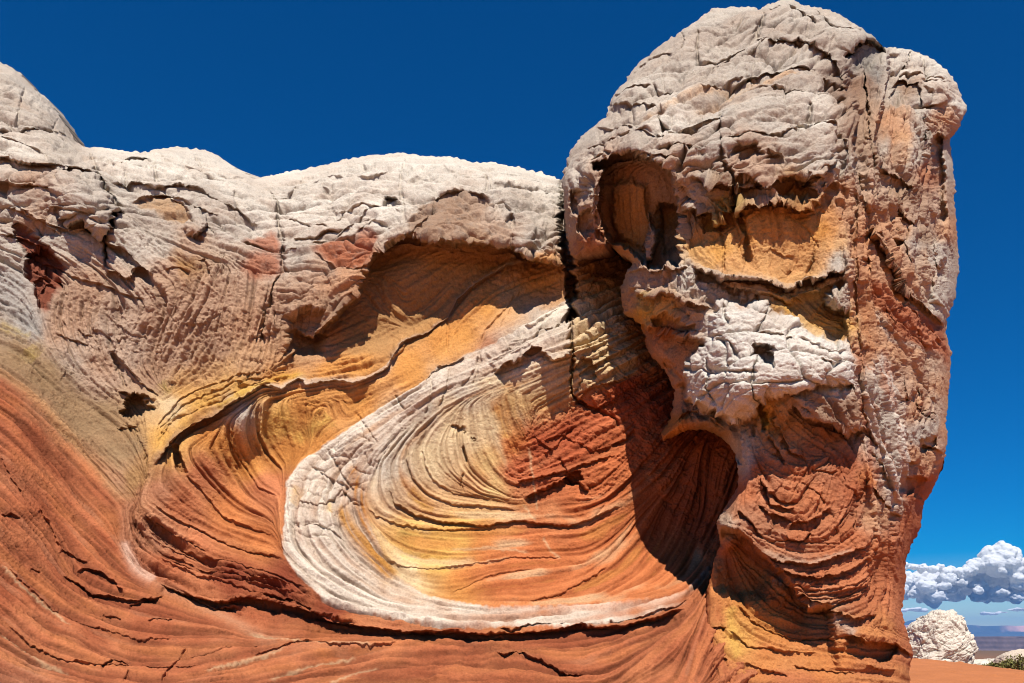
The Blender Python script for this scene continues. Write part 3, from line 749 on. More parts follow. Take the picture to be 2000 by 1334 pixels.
# --- colours of the cliff
cpts = [(-80, 200, 'w'), (-80, 400, 'w'), (-80, 560, 'g'), (20, 180, 'w'), (90, 230, 'w'), (40, 290, 'W'), (120, 300, 'w'), (60, 340, 'P'), (160, 390, 'w'), (30, 400, 'w'), (100, 480, 'w'), (20, 560, 'g'),
        (60, 630, 'g'), (150, 490, 'w'), (200, 420, 'w'), (60, 420, 'P'), (20, 480, 'w'),
        (250, 320, 'W'), (350, 310, 'W'), (430, 350, 'W'), (300, 350, 'W'), (400, 400, 'w'), (250, 400, 'w'), (300, 470, 'w'), (380, 480, 'P'), (450, 450, 'w'), (500, 420, 'W'), (330, 530, 'P'), (250, 500, 'w'),
        (180, 560, 'P'), (250, 560, 'w'), (150, 620, 'P'), (220, 640, 'w'), (330, 620, 'P'), (400, 590, 'P'), (460, 560, 'P'), (480, 640, 'q'), (420, 680, 'V'), (500, 700, 'K'), (350, 690, 'P'), (250, 690, 'w'),
        (200, 730, 'P'), (300, 740, 'V'), (360, 745, 'Y'), (430, 735, 'Y'), (540, 730, 'O'), (150, 680, 'w'), (110, 640, 'P'), (360, 520, 'N'),
        (600, 360, 'W'), (700, 340, 'W'), (800, 330, 'W'), (900, 330, 'W'), (1000, 345, 'W'), (1070, 370, 'W'), (600, 420, 'W'), (680, 410, 'W'), (760, 420, 'W'), (830, 365, 'W'), (580, 500, 'w'), (590, 560, 'P'),
        (560, 610, 'P'), (650, 560, 'q'), (880, 420, 'V'), (1000, 410, 'w'), (1060, 440, 'w'), (980, 460, 'P'), (860, 455, 'V'), (1040, 480, 'w'), (950, 360, 'W'), (640, 530, 'P'), (680, 540, 'q'), (660, 590, 'V'),
        (760, 540, 'N'), (850, 520, 'N'), (950, 505, 'N'), (700, 640, 'N'), (620, 660, 'q'), (580, 660, 'N'), (820, 600, 'N'), (1050, 520, 'O'),
        (950, 590, 'O'), (1050, 550, 'O'), (1000, 580, 'K'), (900, 650, 'O'), (800, 720, 'O'), (700, 790, 'O'), (650, 720, 'O'), (600, 800, 'O'), (540, 830, 'Y'), (440, 860, 'o'), (480, 900, 'o'), (400, 930, 'r'),
        (560, 880, 'o'), (520, 960, 'r'), (450, 1000, 'Q'), (350, 985, 'r'), (390, 1060, 'r'), (500, 1060, 'Q'), (300, 1040, 'p'), (450, 1130, 'D'), (550, 1140, 'D'), (330, 1110, 'R'), (500, 1180, 'R'),
        (640, 1205, 'D'), (400, 1170, 'r'), (700, 730, 'O'), (860, 660, 'O'), (620, 860, 'o'), (340, 800, 'C'), (320, 860, 'Y'), (400, 785, 'Y'), (480, 755, 'Y'), (360, 830, 'Y'), (470, 800, 'w'), (400, 840, 'o'), (310, 960, 'p'),
        (760, 920, 'w'), (790, 860, 'w'), (840, 800, 'w'), (900, 760, 'w'), (960, 760, 'C'), (880, 800, 'C'), (820, 880, 'C'), (1000, 690, 'w'), (1060, 640, 'w'), (960, 690, 'p'), (850, 900, 'C'), (900, 850, 'C'), (950, 830, 'C'), (1000, 780, 'c'), (1080, 790, 'c'), (960, 900, 'c'), (930, 950, 'K'),
        (780, 960, 'K'), (840, 985, 'K'), (900, 1050, 'Y'), (800, 1060, 'Y'), (850, 1090, 'Y'), (950, 1060, 'o'), (1000, 1000, 'K'), (1050, 1050, 'Q'), (1150, 1050, 'Q'), (1080, 1120, 'Q'), (1000, 1145, 'Q'), (1200, 1100, 'Q'),
        (1250, 1000, 'Q'), (1280, 1100, 'Q'), (1350, 1000, 'R'), (1380, 920, 'R'), (1330, 880, 'R'), (900, 1135, 'o'), (860, 1060, 'Y'), (800, 1110, 'C'), (1130, 990, 'Q'), (1080, 1000, 'K'), (970, 960, 'c'), (1000, 860, 'o'),
        (1050, 870, 'D'), (1110, 850, 'D'), (1180, 800, 'R'), (1220, 760, 'D'), (1150, 900, 'R'), (1200, 900, 'r'), (1070, 955, 'R'), (1240, 880, 'r'), (1160, 960, 'r'), (1100, 980, 'r'), (1260, 940, 'Q'), (1300, 800, 'D'), (1010, 920, 'r'),
        (30, 690, 'T'), (80, 730, 'T'), (130, 790, 'T'), (200, 820, 'T'), (240, 880, 'T'), (150, 830, 'T'), (270, 930, 'N'), (-60, 660, 'T'), (230, 930, 'q'),
        (10, 790, 'R'), (60, 860, 'R'), (100, 910, 'r'), (170, 940, 'r'), (200, 980, 'r'), (100, 1000, 'R'), (50, 1050, 'r'), (200, 1050, 'R'), (30, 1150, 'R'), (150, 1150, 'R'), (250, 1130, 'R'), (100, 1240, 'r'), (30, 1310, 'p'),
        (200, 1290, 'r'), (300, 1240, 'R'), (400, 1260, 'r'), (500, 1310, 'r'), (640, 1250, 'Q'), (600, 1300, 'r'), (700, 1320, 'r'), (850, 1290, 'R'), (1000, 1320, 'R'), (1100, 1275, 'R'), (1200, 1260, 'R'), (1250, 1320, 'r'), (1350, 1250, 'R'),
        (1330, 1330, 'r'), (900, 1260, 'R'), (760, 1250, 'r'), (-60, 1000, 'R'), (-60, 1250, 'r'), (400, 1450, 'r'), (1000, 1450, 'r'), (1170, 640, 'C'), (1180, 710, 'c'), (1140, 720, 'c'), (1160, 560, 'N'), (1250, 650, 'N'), (1350, 1220, 'r')]
COL = CL.spread(cpts, PAL)


def paint(col, m, c, amt=1.0):
    m = (m * amt)[..., None]
    col += m * (np.array(PAL[c] if isinstance(c, str) else c, f32) - col)


paint(COL, CL.mask(alcove, 8), 'N', .6)
slp = CL.mask(tan_low + [(267, 1000), (240, 1051), (270, 1114), (345, 1159), (462, 1216), (728, 1227), (1118, 1227), (1345, 1182), (1385, 1160), (1385, 1560), (-170, 1560)], 34, m=60) * np.clip(slope + .6, 0, 1)
slp = np.minimum(slp, np.clip(1.15 - shell - bandm, 0, 1))
paint(COL, slp * np.clip(.55 + 1.2 * fbm(U / 130, V / 90, 3, 165), 0, 1), 'R', .75)
COL *= (1 + (.24 * slp * np.tanh(CL.L1) - .14 * slp)[..., None])
paint(COL, slp * np.clip(CL.L3 * .6, 0, 1), 'Q', .4)
paint(COL, slp * np.clip(-CL.L3 * .6, 0, 1), 'D', .4)
paint(COL, CL.mask(tan_high + tan_low[::-1], 40, m=70), 'T', .3)
bsh = CL.mask(band_out + band_in, 3)
fin_ = CL.inside(band_in, m=90)
fade = zero.copy(); fade[fin_[0]] = sstep(-60, 4, fin_[1])
fade = np.maximum(.45 * fade, sstep(1100, 1330, CL.U) * .75)
paint(COL, bsh, 'p', .35)
paint(COL, bsh * np.clip(1 - fade + .25 * CL.L2 + .15 * CL.L3, 0, 1), (.56, .455, .345), .95)
paint(COL, CL.mask([(735, 945), (752, 1010), (800, 975), (806, 890), (850, 815), (910, 790), (1000, 765), (1105, 765), (1108, 690), (960, 735), (850, 778), (775, 858)], 26), (.56, .435, .285), .55)
paint(COL, CL.mask([(60, 490), (300, 520), (560, 560), (640, 520), (650, 690), (560, 720), (300, 770), (100, 690)], 26, m=50), (.375, .215, .125), .6)
paint(COL, np.clip(CL.mask(pocket, 34, m=60, warp=3.0) * (1 + .25 * CL.L2 + .2 * CL.L3), 0, 1), (.40, .088, .032), .65)
paint(COL, CL.mask([(985, 1035), (1010, 985), (1110, 950), (1190, 840), (1300, 830), (1330, 1150), (1180, 1178), (960, 1172), (900, 1125), (940, 1060)], 36), (.42, .118, .040), .75)
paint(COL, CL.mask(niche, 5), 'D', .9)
paint(COL, CL.mask(ochre, 5), 'N', .75)
paint(COL, CL.mask(red_a, 8), 'R', .8); paint(COL, CL.mask(red_b, 12), 'R', .75); paint(COL, CL.mask(red_c, 7), 'R', .85)
paint(COL, CL.mask(facet, 6), 'V', .85)
paint(COL, CL.mask(pale_block, 6), 'C', .8)
paint(COL, CL.line_mask(crest[4:16], 8), 'w', .7); paint(COL, CL.line_mask(crest[:6], 9), 'B', .7); paint(COL, CL.line_mask(crest[14:], 3), 'w', .6)
paint(COL, CL.line_mask(crest_low, 11), 'p', .8); paint(COL, CL.line_mask([(240, 1051), (252, 1084), (270, 1114), (303, 1135)], 10), (.55, .34, .24), .8)
paint(COL, CL.line_mask(tan_low, 8), 'c', .2)
# rust and ochre streaks over the band and the swirl
for ln, wd, c, a in (([(690, 900), (700, 960), (715, 1040), (740, 1095), (765, 1130)], 11, (.36, .14, .03), .75), ([(655, 985), (690, 1040), (730, 1090), (780, 1130)], 12, (.42, .19, .04), .7),
                     ([(585, 950), (578, 990)], 7, (.55, .33, .12), .6), ([(800, 955), (830, 990), (850, 1000)], 8, (.42, .2, .03), .6), ([(780, 1035), (815, 1060)], 10, 'E', .5), ([(780, 1085), (880, 1105)], 12, (.52, .33, .06), .55),
                     ([(640, 980), (650, 1000)], 8, 'c', .6), ([(965, 790), (985, 830), (990, 860)], 8, 'Y', .5), ([(570, 860), (610, 840), (650, 810)], 12, (.5, .3, .07), .5),
                     ([(55, 680), (70, 700)], 14, 'E', .5), ([(60, 665), (30, 650), (0, 640)], 8, 'E', .5), ([(310, 745), (330, 770)], 10, 'E', .5), ([(420, 800), (470, 770), (540, 735), (600, 730)], 6, (.55, .3, .04), .6)):
    paint(COL, CL.line_mask(ln, wd * 1.25) * np.clip(.75 + .35 * CL.L1, 0, 1), c, min(1, a * 1.3))
# thin pale veins on the lower red rock and in the pocket
for ln in ([(480, 1235), (540, 1250), (640, 1257), (740, 1262)], [(0, 1100), (40, 1140), (90, 1185), (140, 1225)], [(1020, 980), (1036, 1010), (1050, 1018)], [(1030, 870), (1040, 930), (1050, 1000)],
           [(1060, 1050), (1080, 1080), (1093, 1093)], [(734, 1082), (793, 1108), (858, 1111), (939, 1101), (1004, 1089)], [(877, 1074), (960, 1070), (1040, 1078)], [(0, 1235), (60, 1280), (140, 1320)], [(520, 1330), (600, 1300), (700, 1285)], [(640, 1335), (740, 1300)], [(400, 1310), (470, 1295), (560, 1265)]):
    paint(COL, CL.line_mask(ln, 2.4), 'C', .45)
# bedding bands in the colour itself
lb = np.tanh(CL.L3 * .9); lm = np.tanh(CL.L2 * .9)
COL *= (1 + ((.22 * inner + .20 * shell + .12 * bandm + .06) * np.tanh(CL.L1))[..., None] * np.array([.8, 1.0, 1.1], f32))
kband = inner * .9 + .5 * shell + .35 * slope + .25 * terr + .25
COL *= (1 + (.16 * lb * kband)[..., None] * np.array([.7, 1.0, 1.15], f32)) * (1 + (.07 * lm)[..., None])
paint(COL, np.clip(CL.L3 - .9, 0, 1) * inner * (1 - pok), 'C', .55)
paint(COL, np.clip(-CL.L3 - 1.0, 0, 1) * inner * (1 - pok), (.50, .2, .05), .5)
paint(COL, np.clip(CL.L2 - 1.1, 0, 1) * slope, 'p', .4)
# lichen / grime on the pale rock
gr = np.clip(2.6 * fbm(U / 26, V / 18, 6, 161, .78) - .05, 0, 1)
paint(COL, gr * domes, 'G', .45)
paint(COL, np.clip(2.0 * fbm(U / 80, V / 50, 4, 171, .6) - .1, 0, 1) * domes, 'P', .35)
COL *= (1 + .10 * fbm(U / 40, V / 40, 5, 181, .7))[..., None]

# =================================================================== THE TOWER
TW = Raster(1076, 1906, -26, 1530, 23)
tower_outline = [(1097, 352), (1099, 325), (1110, 300), (1125, 280), (1150, 258), (1185, 230), (1190, 215), (1200, 180), (1222, 150), (1250, 118), (1290, 90), (1330, 60), (1360, 42), (1395, 18), (1440, 13), (1470, 14),
                 (1486, 19), (1500, 8), (1530, -1), (1550, 1), (1570, 10), (1600, 15), (1640, 25), (1670, 45), (1700, 70), (1722, 93), (1735, 95), (1770, 98), (1800, 105), (1830, 120), (1850, 140), (1868, 165), (1880, 195), (1891, 213),
                 (1888, 226), (1870, 252), (1856, 270), (1858, 290), (1862, 320), (1868, 400), (1872, 470), (1874, 530), (1865, 580), (1850, 625), (1845, 640), (1858, 690), (1852, 780), (1847, 880), (1840, 912), (1815, 965),
                 (1800, 985), (1797, 1030), (1780, 1060), (1768, 1100), (1762, 1180), (1765, 1210), (1775, 1250), (1783, 1280), (1776, 1300), (1778, 1340), (1784, 1420), (1790, 1560),
                 (1370, 1560), (1378, 1420), (1380, 1334), (1384, 1290), (1376, 1250), (1372, 1215), (1380, 1160), (1392, 1100), (1408, 1062), (1400, 1022), (1418, 990), (1440, 955), (1442, 915), (1434, 885), (1410, 853), (1380, 838), (1345, 843), (1320, 851), (1293, 862), (1290, 848), (1305, 825), (1315, 794), (1314, 767), (1305, 740), (1296, 722), (1266, 689), (1254, 645), (1249, 630), (1218, 611), (1214, 590), (1212, 560), (1222, 530), (1236, 512), (1210, 498), (1196, 480), (1192, 492), (1160, 500), (1125, 508), (1112, 500), (1106, 440), (1101, 390)]
tbase = [(1100, 350, 14.4), (1120, 450, 14.3), (1190, 480, 14.0), (1110, 300, 14.6), (1200, 200, 14.3), (1300, 100, 14.7), (1400, 40, 14.8), (1540, 10, 14.9), (1680, 60, 14.5), (1400, 120, 14.0), (1540, 90, 13.9), (1300, 200, 13.4),
         (1450, 210, 12.8), (1600, 190, 12.9), (1250, 290, 12.8), (1400, 300, 12.2), (1520, 290, 12.2), (1620, 290, 12.2), (1650, 220, 12.7), (1300, 420, 12.9), (1400, 400, 12.5), (1500, 450, 12.28), (1600, 430, 12.25), (1650, 400, 12.3),
         (1655, 520, 12.1), (1600, 540, 12.3), (1480, 540, 12.3), (1360, 520, 12.5), (1280, 560, 12.9), (1240, 560, 13.7), (1230, 660, 14.0), (1290, 700, 13.3), (1350, 700, 12.7), (1300, 820, 13.4), (1380, 830, 12.6), (1420, 640, 12.2),
         (1500, 620, 12.1), (1600, 640, 12.1), (1500, 700, 11.75), (1440, 760, 11.8), (1600, 720, 11.75), (1660, 740, 11.85), (1480, 850, 12.1), (1560, 860, 12.1), (1660, 880, 12.05), (1440, 950, 12.1), (1550, 970, 11.95), (1410, 1020, 12.0),
         (1660, 1000, 11.9), (1560, 1060, 11.7), (1660, 1080, 11.8), (1640, 1160, 11.7), (1450, 1120, 12.2), (1400, 1180, 12.2), (1500, 1220, 12.0), (1600, 1260, 11.8), (1720, 1220, 11.8), (1700, 1300, 11.7), (1450, 1320, 11.5), (1600, 1334, 11.4),
         (1400, 1500, 10.3), (1600, 1500, 10.0), (1780, 1500, 11.0), (1770, 1300, 12.2),
         (1700, 200, 13.6), (1735, 120, 14.6), (1800, 140, 14.9), (1870, 200, 15.2), (1740, 220, 13.7), (1800, 240, 14.0), (1850, 240, 14.9), (1740, 350, 13.2), (1800, 350, 13.8), (1860, 350, 15.2), (1700, 450, 12.6), (1760, 480, 13.3),
         (1820, 500, 14.2), (1870, 500, 15.4), (1700, 600, 12.5), (1780, 620, 13.3), (1840, 640, 14.6), (1700, 720, 12.3), (1780, 760, 13.2), (1850, 760, 14.7), (1700, 860, 12.25), (1780, 880, 13.1), (1840, 880, 14.3), (1740, 960, 12.5),
         (1790, 980, 13.9), (1740, 1060, 12.6), (1785, 1040, 14.0), (1730, 1150, 12.5), (1760, 1150, 13.4), (1740, 1250, 12.1)]
TBASE = TW.thin_plate(tbase)
arris = [(1668, 200), (1662, 300), (1656, 400), (1656, 500), (1658, 600), (1663, 700), (1676, 800), (1690, 880), (1704, 980), (1714, 1060), (1720, 1140), (1730, 1220)]
gully = [(1652, 130), (1664, 180), (1674, 240), (1678, 330), (1690, 400)]
gully2 = [(1733, 95), (1735, 137), (1728, 195), (1718, 240), (1712, 300), (1722, 360), (1740, 390)]
ear = [(1156, 324), (1206, 308), (1256, 305), (1282, 321), (1307, 343), (1319, 371), (1332, 406), (1332, 469), (1323, 507), (1294, 525), (1269, 512), (1250, 503), (1219, 482), (1197, 472), (1187, 456), (1173, 419), (1178, 375), (1181, 337)]
fin = [(1269, 409), (1275, 438), (1286, 450), (1286, 482), (1275, 513), (1263, 500), (1258, 469)]
panel = [(1338, 470), (1360, 452), (1395, 437), (1420, 422), (1439, 405), (1521, 400), (1571, 410), (1615, 384), (1645, 431), (1628, 469), (1615, 526), (1534, 560), (1505, 551), (1414, 541), (1357, 516), (1338, 490)]
scoop = [(1534, 592), (1584, 582), (1609, 570), (1656, 615), (1656, 664), (1634, 667), (1584, 642), (1552, 612)]
boss = [(1383, 614), (1398, 584), (1422, 584), (1497, 587), (1503, 612), (1554, 620), (1590, 650), (1656, 671), (1662, 704), (1668, 752), (1650, 752), (1590, 758), (1560, 767), (1530, 776), (1488, 785), (1467, 818), (1440, 827), (1386, 797),
        (1368, 800), (1341, 776), (1335, 734), (1344, 701), (1362, 689), (1380, 659)]
under_boss = [(1530, 778), (1590, 760), (1668, 754), (1680, 836), (1665, 842), (1584, 818), (1554, 793)]
eye = [(1606, 582), (1634, 557), (1656, 554), (1656, 606), (1631, 611), (1609, 598)]
red_bulge = [(1440, 830), (1500, 785), (1560, 800), (1670, 850), (1700, 950), (1715, 1060), (1710, 1150), (1690, 1200), (1625, 1190), (1580, 1185), (1545, 1140), (1507, 1102), (1470, 1068), (1400, 1022), (1440, 955)]
bulge_low = [(1405, 1028), (1440, 1040), (1468, 1062), (1490, 1088), (1512, 1110), (1545, 1142), (1560, 1170), (1578, 1190), (1600, 1190), (1628, 1186)]
brow = [(1354, 523), (1385, 532), (1414, 543), (1460, 545), (1502, 550), (1534, 566), (1584, 550), (1625, 535), (1654, 528)]
left_wall = [(1222, 530), (1300, 520), (1350, 560), (1386, 610), (1380, 660), (1345, 700), (1335, 740), (1341, 776), (1386, 797), (1440, 830), (1445, 910), (1400, 865), (1330, 870), (1290, 860), (1240, 700), (1212, 600)]

tbeds = [arris, bulge_low, brow, [(1479, 1073), (1529, 1094), (1582, 1105), (1635, 1087), (1703, 1059)], [(1507, 1102), (1550, 1123), (1600, 1126), (1653, 1116), (1703, 1087)],
         [(1550, 1144), (1582, 1176), (1621, 1183), (1671, 1169), (1710, 1141)], [(1440, 1000), (1480, 1040), (1540, 1065), (1620, 1060), (1690, 1020)], [(1479, 984), (1500, 1002), (1543, 1016)], [(1493, 942), (1507, 988), (1550, 995)],
         [(1509, 800), (1518, 830), (1539, 860), (1572, 890)], [(1540, 800), (1580, 840), (1640, 870), (1680, 900)], [(1500, 900), (1560, 920), (1620, 900)], [(1620, 900), (1600, 960), (1580, 1000)], [(1680, 960), (1650, 1000), (1630, 1050)],
         [(1534, 592), (1552, 612), (1584, 642), (1634, 667)], [(1570, 590), (1600, 625), (1650, 640)], [(1600, 585), (1620, 612), (1656, 622)],
         [(1130, 280), (1200, 250), (1300, 220), (1400, 190), (1500, 150), (1580, 140), (1640, 160)], [(1200, 220), (1300, 180), (1380, 150), (1450, 130), (1550, 100)], [(1300, 110), (1400, 70), (1480, 40)], [(1500, 40), (1600, 50), (1690, 90)],
         [(1120, 320), (1200, 290), (1300, 270), (1420, 260), (1560, 240), (1650, 230)], [(1350, 320), (1450, 300), (1560, 290), (1640, 280)], [(1240, 240), (1350, 230), (1450, 215), (1560, 190), (1640, 200)],
         [(1110, 330), (1130, 400), (1150, 470)], [(1200, 360), (1200, 420), (1215, 470)], [(1240, 350), (1245, 420), (1240, 490)], [(1300, 360), (1320, 420), (1315, 500)], [(1400, 450), (1420, 500), (1430, 535)], [(1500, 420), (1510, 480), (1500, 540)], [(1600, 430), (1600, 480), (1580, 530)],
         [(1230, 560), (1260, 650), (1290, 730), (1300, 830)], [(1320, 560), (1340, 620), (1340, 690)], [(1380, 640), (1440, 620), (1500, 640), (1600, 680), (1650, 690)], [(1350, 720), (1420, 730), (1500, 720), (1600, 720), (1660, 730)],
         [(1440, 840), (1450, 900), (1440, 970), (1410, 1020)], [(1420, 1080), (1440, 1160), (1480, 1210), (1560, 1240), (1660, 1230)], [(1400, 1240), (1470, 1290), (1560, 1300), (1680, 1310)], [(1480, 1140), (1520, 1190), (1600, 1220)],
         [(1380, 1160), (1374, 1220), (1380, 1290), (1400, 1400)], [(1400, 1180), (1410, 1240), (1460, 1280)], [(1667, 1244), (1700, 1256), (1745, 1258), (1784, 1283)], [(1480, 1334), (1600, 1330), (1700, 1340)], [(1650, 1200), (1700, 1180), (1740, 1150)],
         gully, gully2, [(1690, 400), (1700, 450), (1690, 600), (1700, 700)], [(1699, 447), (1735, 501), (1757, 560), (1780, 582), (1816, 609), (1845, 636)], [(1705, 420), (1740, 450), (1760, 500)], [(1710, 560), (1760, 610), (1820, 660)],
         [(1740, 580), (1790, 640), (1840, 680)], [(1820, 300), (1800, 400), (1790, 500)], [(1850, 300), (1860, 450), (1860, 560)], [(1790, 510), (1790, 560), (1810, 600)], [(1700, 620), (1730, 720), (1760, 820), (1770, 900)],
         [(1690, 760), (1720, 850), (1750, 940), (1760, 1000)], [(1850, 700), (1840, 800), (1840, 880)], [(1790, 700), (1800, 780), (1790, 880)], [(1740, 1010), (1730, 1100), (1740, 1200)], [(1830, 920), (1790, 980), (1770, 1050), (1755, 1130)],
         [(1740, 120), (1800, 130), (1860, 180)], [(1740, 160), (1800, 165), (1870, 200)], [(1750, 230), (1755, 300), (1750, 330)], [(1800, 200), (1850, 215), (1885, 215)], [(1690, 130), (1710, 180), (1700, 240)], [(1700, 250), (1705, 330), (1700, 400)], [(1660, 900), (1650, 1000), (1600, 1040)]]
TW.bedding(tbeds)
print("tower bedding", round(time.time() - T0, 1))
TW.set_outline(tower_outline, 1.1, 26, .6)
deep = blur((TBASE + TW.roll - 12.5) * (FPX / 12.5), 6)
side = np.tanh((TW.U - 1430) / 220)
U, V = (TW.U + .55 * deep * side).astype(f32), (TW.V - .6 * deep * (1 - np.abs(side) * .5)).astype(f32)
zt = np.zeros(TW.shape, f32)
cap_poly = [(1090, 360), (1090, 250), (1200, 150), (1390, -30), (1560, -40), (1720, 70), (1735, 95), (1660, 130), (1672, 240), (1655, 290), (1640, 330), (1560, 345), (1450, 340), (1420, 380), (1360, 400), (1310, 345), (1260, 308), (1160, 324)]
capm = TW.mask(cap_poly, 14)
hump = TW.mask([(1733, 80), (1800, 80), (1900, 200), (1890, 225), (1860, 250), (1850, 200), (1800, 230), (1760, 180), (1735, 200)], 14)
honey = TW.mask([(1340, 370), (1400, 330), (1440, 300), (1640, 300), (1655, 400), (1600, 420), (1560, 425), (1500, 400), (1430, 440), (1380, 470), (1330, 480)], 12)
honey = np.maximum(honey, TW.mask([(1100, 360), (1160, 330), (1180, 380), (1175, 440), (1195, 485), (1130, 510), (1105, 480)], 8) * .8)
honey = np.maximum(honey, TW.mask([(1300, 340), (1340, 370), (1350, 480), (1330, 530), (1310, 520), (1332, 460), (1322, 380)], 6) * .8)
honey = np.maximum(honey, TW.mask([(1212, 540), (1300, 520), (1390, 540), (1440, 560), (1400, 590), (1340, 680), (1270, 700), (1225, 640)], 12) * .75)
honey = np.maximum(honey, TW.mask([(1300, 800), (1400, 790), (1440, 830), (1445, 905), (1400, 870), (1310, 860)], 8) * .6)
honey = np.maximum(honey, TW.mask([(1722, 340), (1760, 330), (1790, 360), (1770, 440), (1740, 430)], 8) * .8)
honey = np.maximum(honey, TW.mask([(1690, 380), (1720, 330), (1730, 400), (1700, 440)], 8) * .5)
bossm = TW.mask(boss, 5)
panm = TW.mask(panel, 8); scpm = TW.mask(scoop, 6)
honey *= 1 - .85 * TW.mask([(1175, 335), (1256, 312), (1275, 340), (1285, 420), (1270, 500), (1219, 480), (1190, 456)], 10)
bulm = TW.mask(red_bulge, 8)
flank = TW.mask([(1668, 200), (1656, 400), (1656, 500), (1663, 700), (1690, 880), (1714, 1060), (1730, 1220), (1800, 1300), (1920, 1000), (1920, 250), (1850, 230), (1730, 200), (1690, 120)], 6)
earm = TW.mask(ear, 5)
baseT = TW.mask([(1380, 1100), (1440, 1060), (1580, 1190), (1640, 1190), (1720, 1180), (1790, 1290), (1800, 1560), (1370, 1560)], 12)
veins = TW.mask([(1690, 720), (1720, 690), (1750, 730), (1775, 860), (1765, 950), (1745, 1000), (1725, 960), (1700, 850)], 10)
rightlow = TW.mask([(1850, 890), (1815, 930), (1775, 950), (1762, 1000), (1756, 1080), (1758, 1240), (1790, 1240), (1860, 900)], 6)

amp1 = 0.016 + zt; amp2 = 0.022 + zt; amp3 = 0.020 + zt; rough = 0.055 + zt
setamp(np.clip(capm + hump, 0, 1), .014, .007, .004, .022)
setamp(panm, .007, .009, .010, .030); setamp(scpm, .010, .014, .014, .016)
setamp(earm, .008, .010, .010, .040)
setamp(TW.mask(left_wall, 10), .004, .006, .010, .040)
setamp(bossm, .005, .005, .008, .050)
setamp(bulm, .015, .017, .015, .045)
setamp(flank, .016, .012, .012, .050)
setamp(baseT, .012, .010, .010, .036)
setamp(veins, .020, .020, .012, .06)
N = TW.N
patch = 0.5 + 0.7 * fbm(U / 120, V / 120, 3, 271)
N += amp1 * TW.L1 * np.clip(patch + .4, .25, 1.6)
N += amp2 * np.tanh(1.3 * TW.L2) * np.clip(patch + .3, .2, 1.6)
N -= amp1 * 1.6 * np.clip(-TW.L1 - .7, 0, 1.2) * np.clip(patch + .3, .1, 1.5)
N -= amp2 * 1.3 * np.clip(-TW.L2 - .9, 0, 1)
N += amp3 * np.tanh(1.5 * TW.L3)
N += rough * (1.5 * fbm(U / 55, V / 55, 5, 281, 0.62))
N += 0.9 * rough * np.minimum(0, 1.2 * fbm(U / 24, V / 18, 4, 285, 0.6))
grit = (.6 * fbm(U / 7, V / 6, 3, 287, .7) - .9 * np.clip(np.abs(fbm(U / 16, V / 12, 3, 288)) * -9 + 1, 0, 1) * sstep(-.1, .3, fbm(U / 60, V / 60, 2, 289)))
N += .35 * rough * grit
wx = 26 * fbm(U / 60, V / 60, 4, 291); wy = 20 * fbm(U / 60, V / 60, 4, 295)
pil = np.clip(capm + hump, 0, 1)
slant = .28 * U                                        # the cap's beds rise to the right
for sx, sy, sd, amp, cd in ((150, 66, 301, .10, .05), (60, 24, 305, .02, .028), (24, 10, 309, .006, .012)):
    a, b, cid = voronoi((U + wx + TW.L3 * 2) / sx, (V + slant + wy) / sy, sd)
    g = b - a
    N += pil * (amp * (1 - np.exp(-3.2 * g)) - cd * np.exp(-g * sx / 3.0) * (cid > .25) + amp * .5 * (cid - .5))
for sx, sy, sd, amp, cd in ((92, 66, 331, .06, .02), (36, 25, 335, .015, .01)):
    a, b, cid = voronoi((U + wx) / sx, (V + wy) / sy, sd)
    g = b - a
    N += bossm * (amp * (1 - np.exp(-3.4 * g)) - cd * np.exp(-g * sx / 3.0))
blk = bulm * TW.mask([(1480, 880), (1660, 860), (1700, 960), (1660, 1060), (1540, 1060), (1470, 1000)], 20)
a, b, cid = voronoi((U * .9 + V * .45 + wx) / 70, (V * .9 - U * .45 + wy) / 48, 341)
N += blk * (.05 * (cid - .5) - .035 * np.exp(-(b - a) * 60 / 2.2))
a, b, cid = voronoi((U + .3 * V + wx) / 60, (V - .3 * U + wy) / 46, 347)
N += flank * (1 - veins) * (.07 * (cid - .5) - .02 * np.exp(-(b - a) * 60 / 2.0) * (cid > .5))
for sc, sd, dp in ((48, 351, .15), (22, 355, .06)):
    a, b, cid = voronoi((U + wx) / sc, (V + wy) / (sc * .8), sd)
    N -= honey * dp * np.clip(1 - a / (.30 + .35 * cid), 0, 1) ** .6
    N += honey * dp * .35 * (1 - np.exp(-3 * (b - a)))
N -= pil * .045 * sstep(-1.05, -1.5, TW.L3) * sstep(-.2, .2, fbm(U / 90, V / 60, 2, 366))
a, b, cid = voronoi((U + wx) / 46, V / 32, 361)
N -= pil * .11 * np.clip(1 - a * 46 / (4 + 9 * cid), 0, 1) * (cid > .74)
a, b, cid = voronoi(U / 13, V / 10, 363)
N -= (pil + bossm + .12 * (1 - pil)) * .04 * np.clip(1 - a * 13 / (2 + 3.5 * cid), 0, 1) * (cid > .6) * sstep(-.1, .2, fbm(U / 70, V / 70, 2, 364))

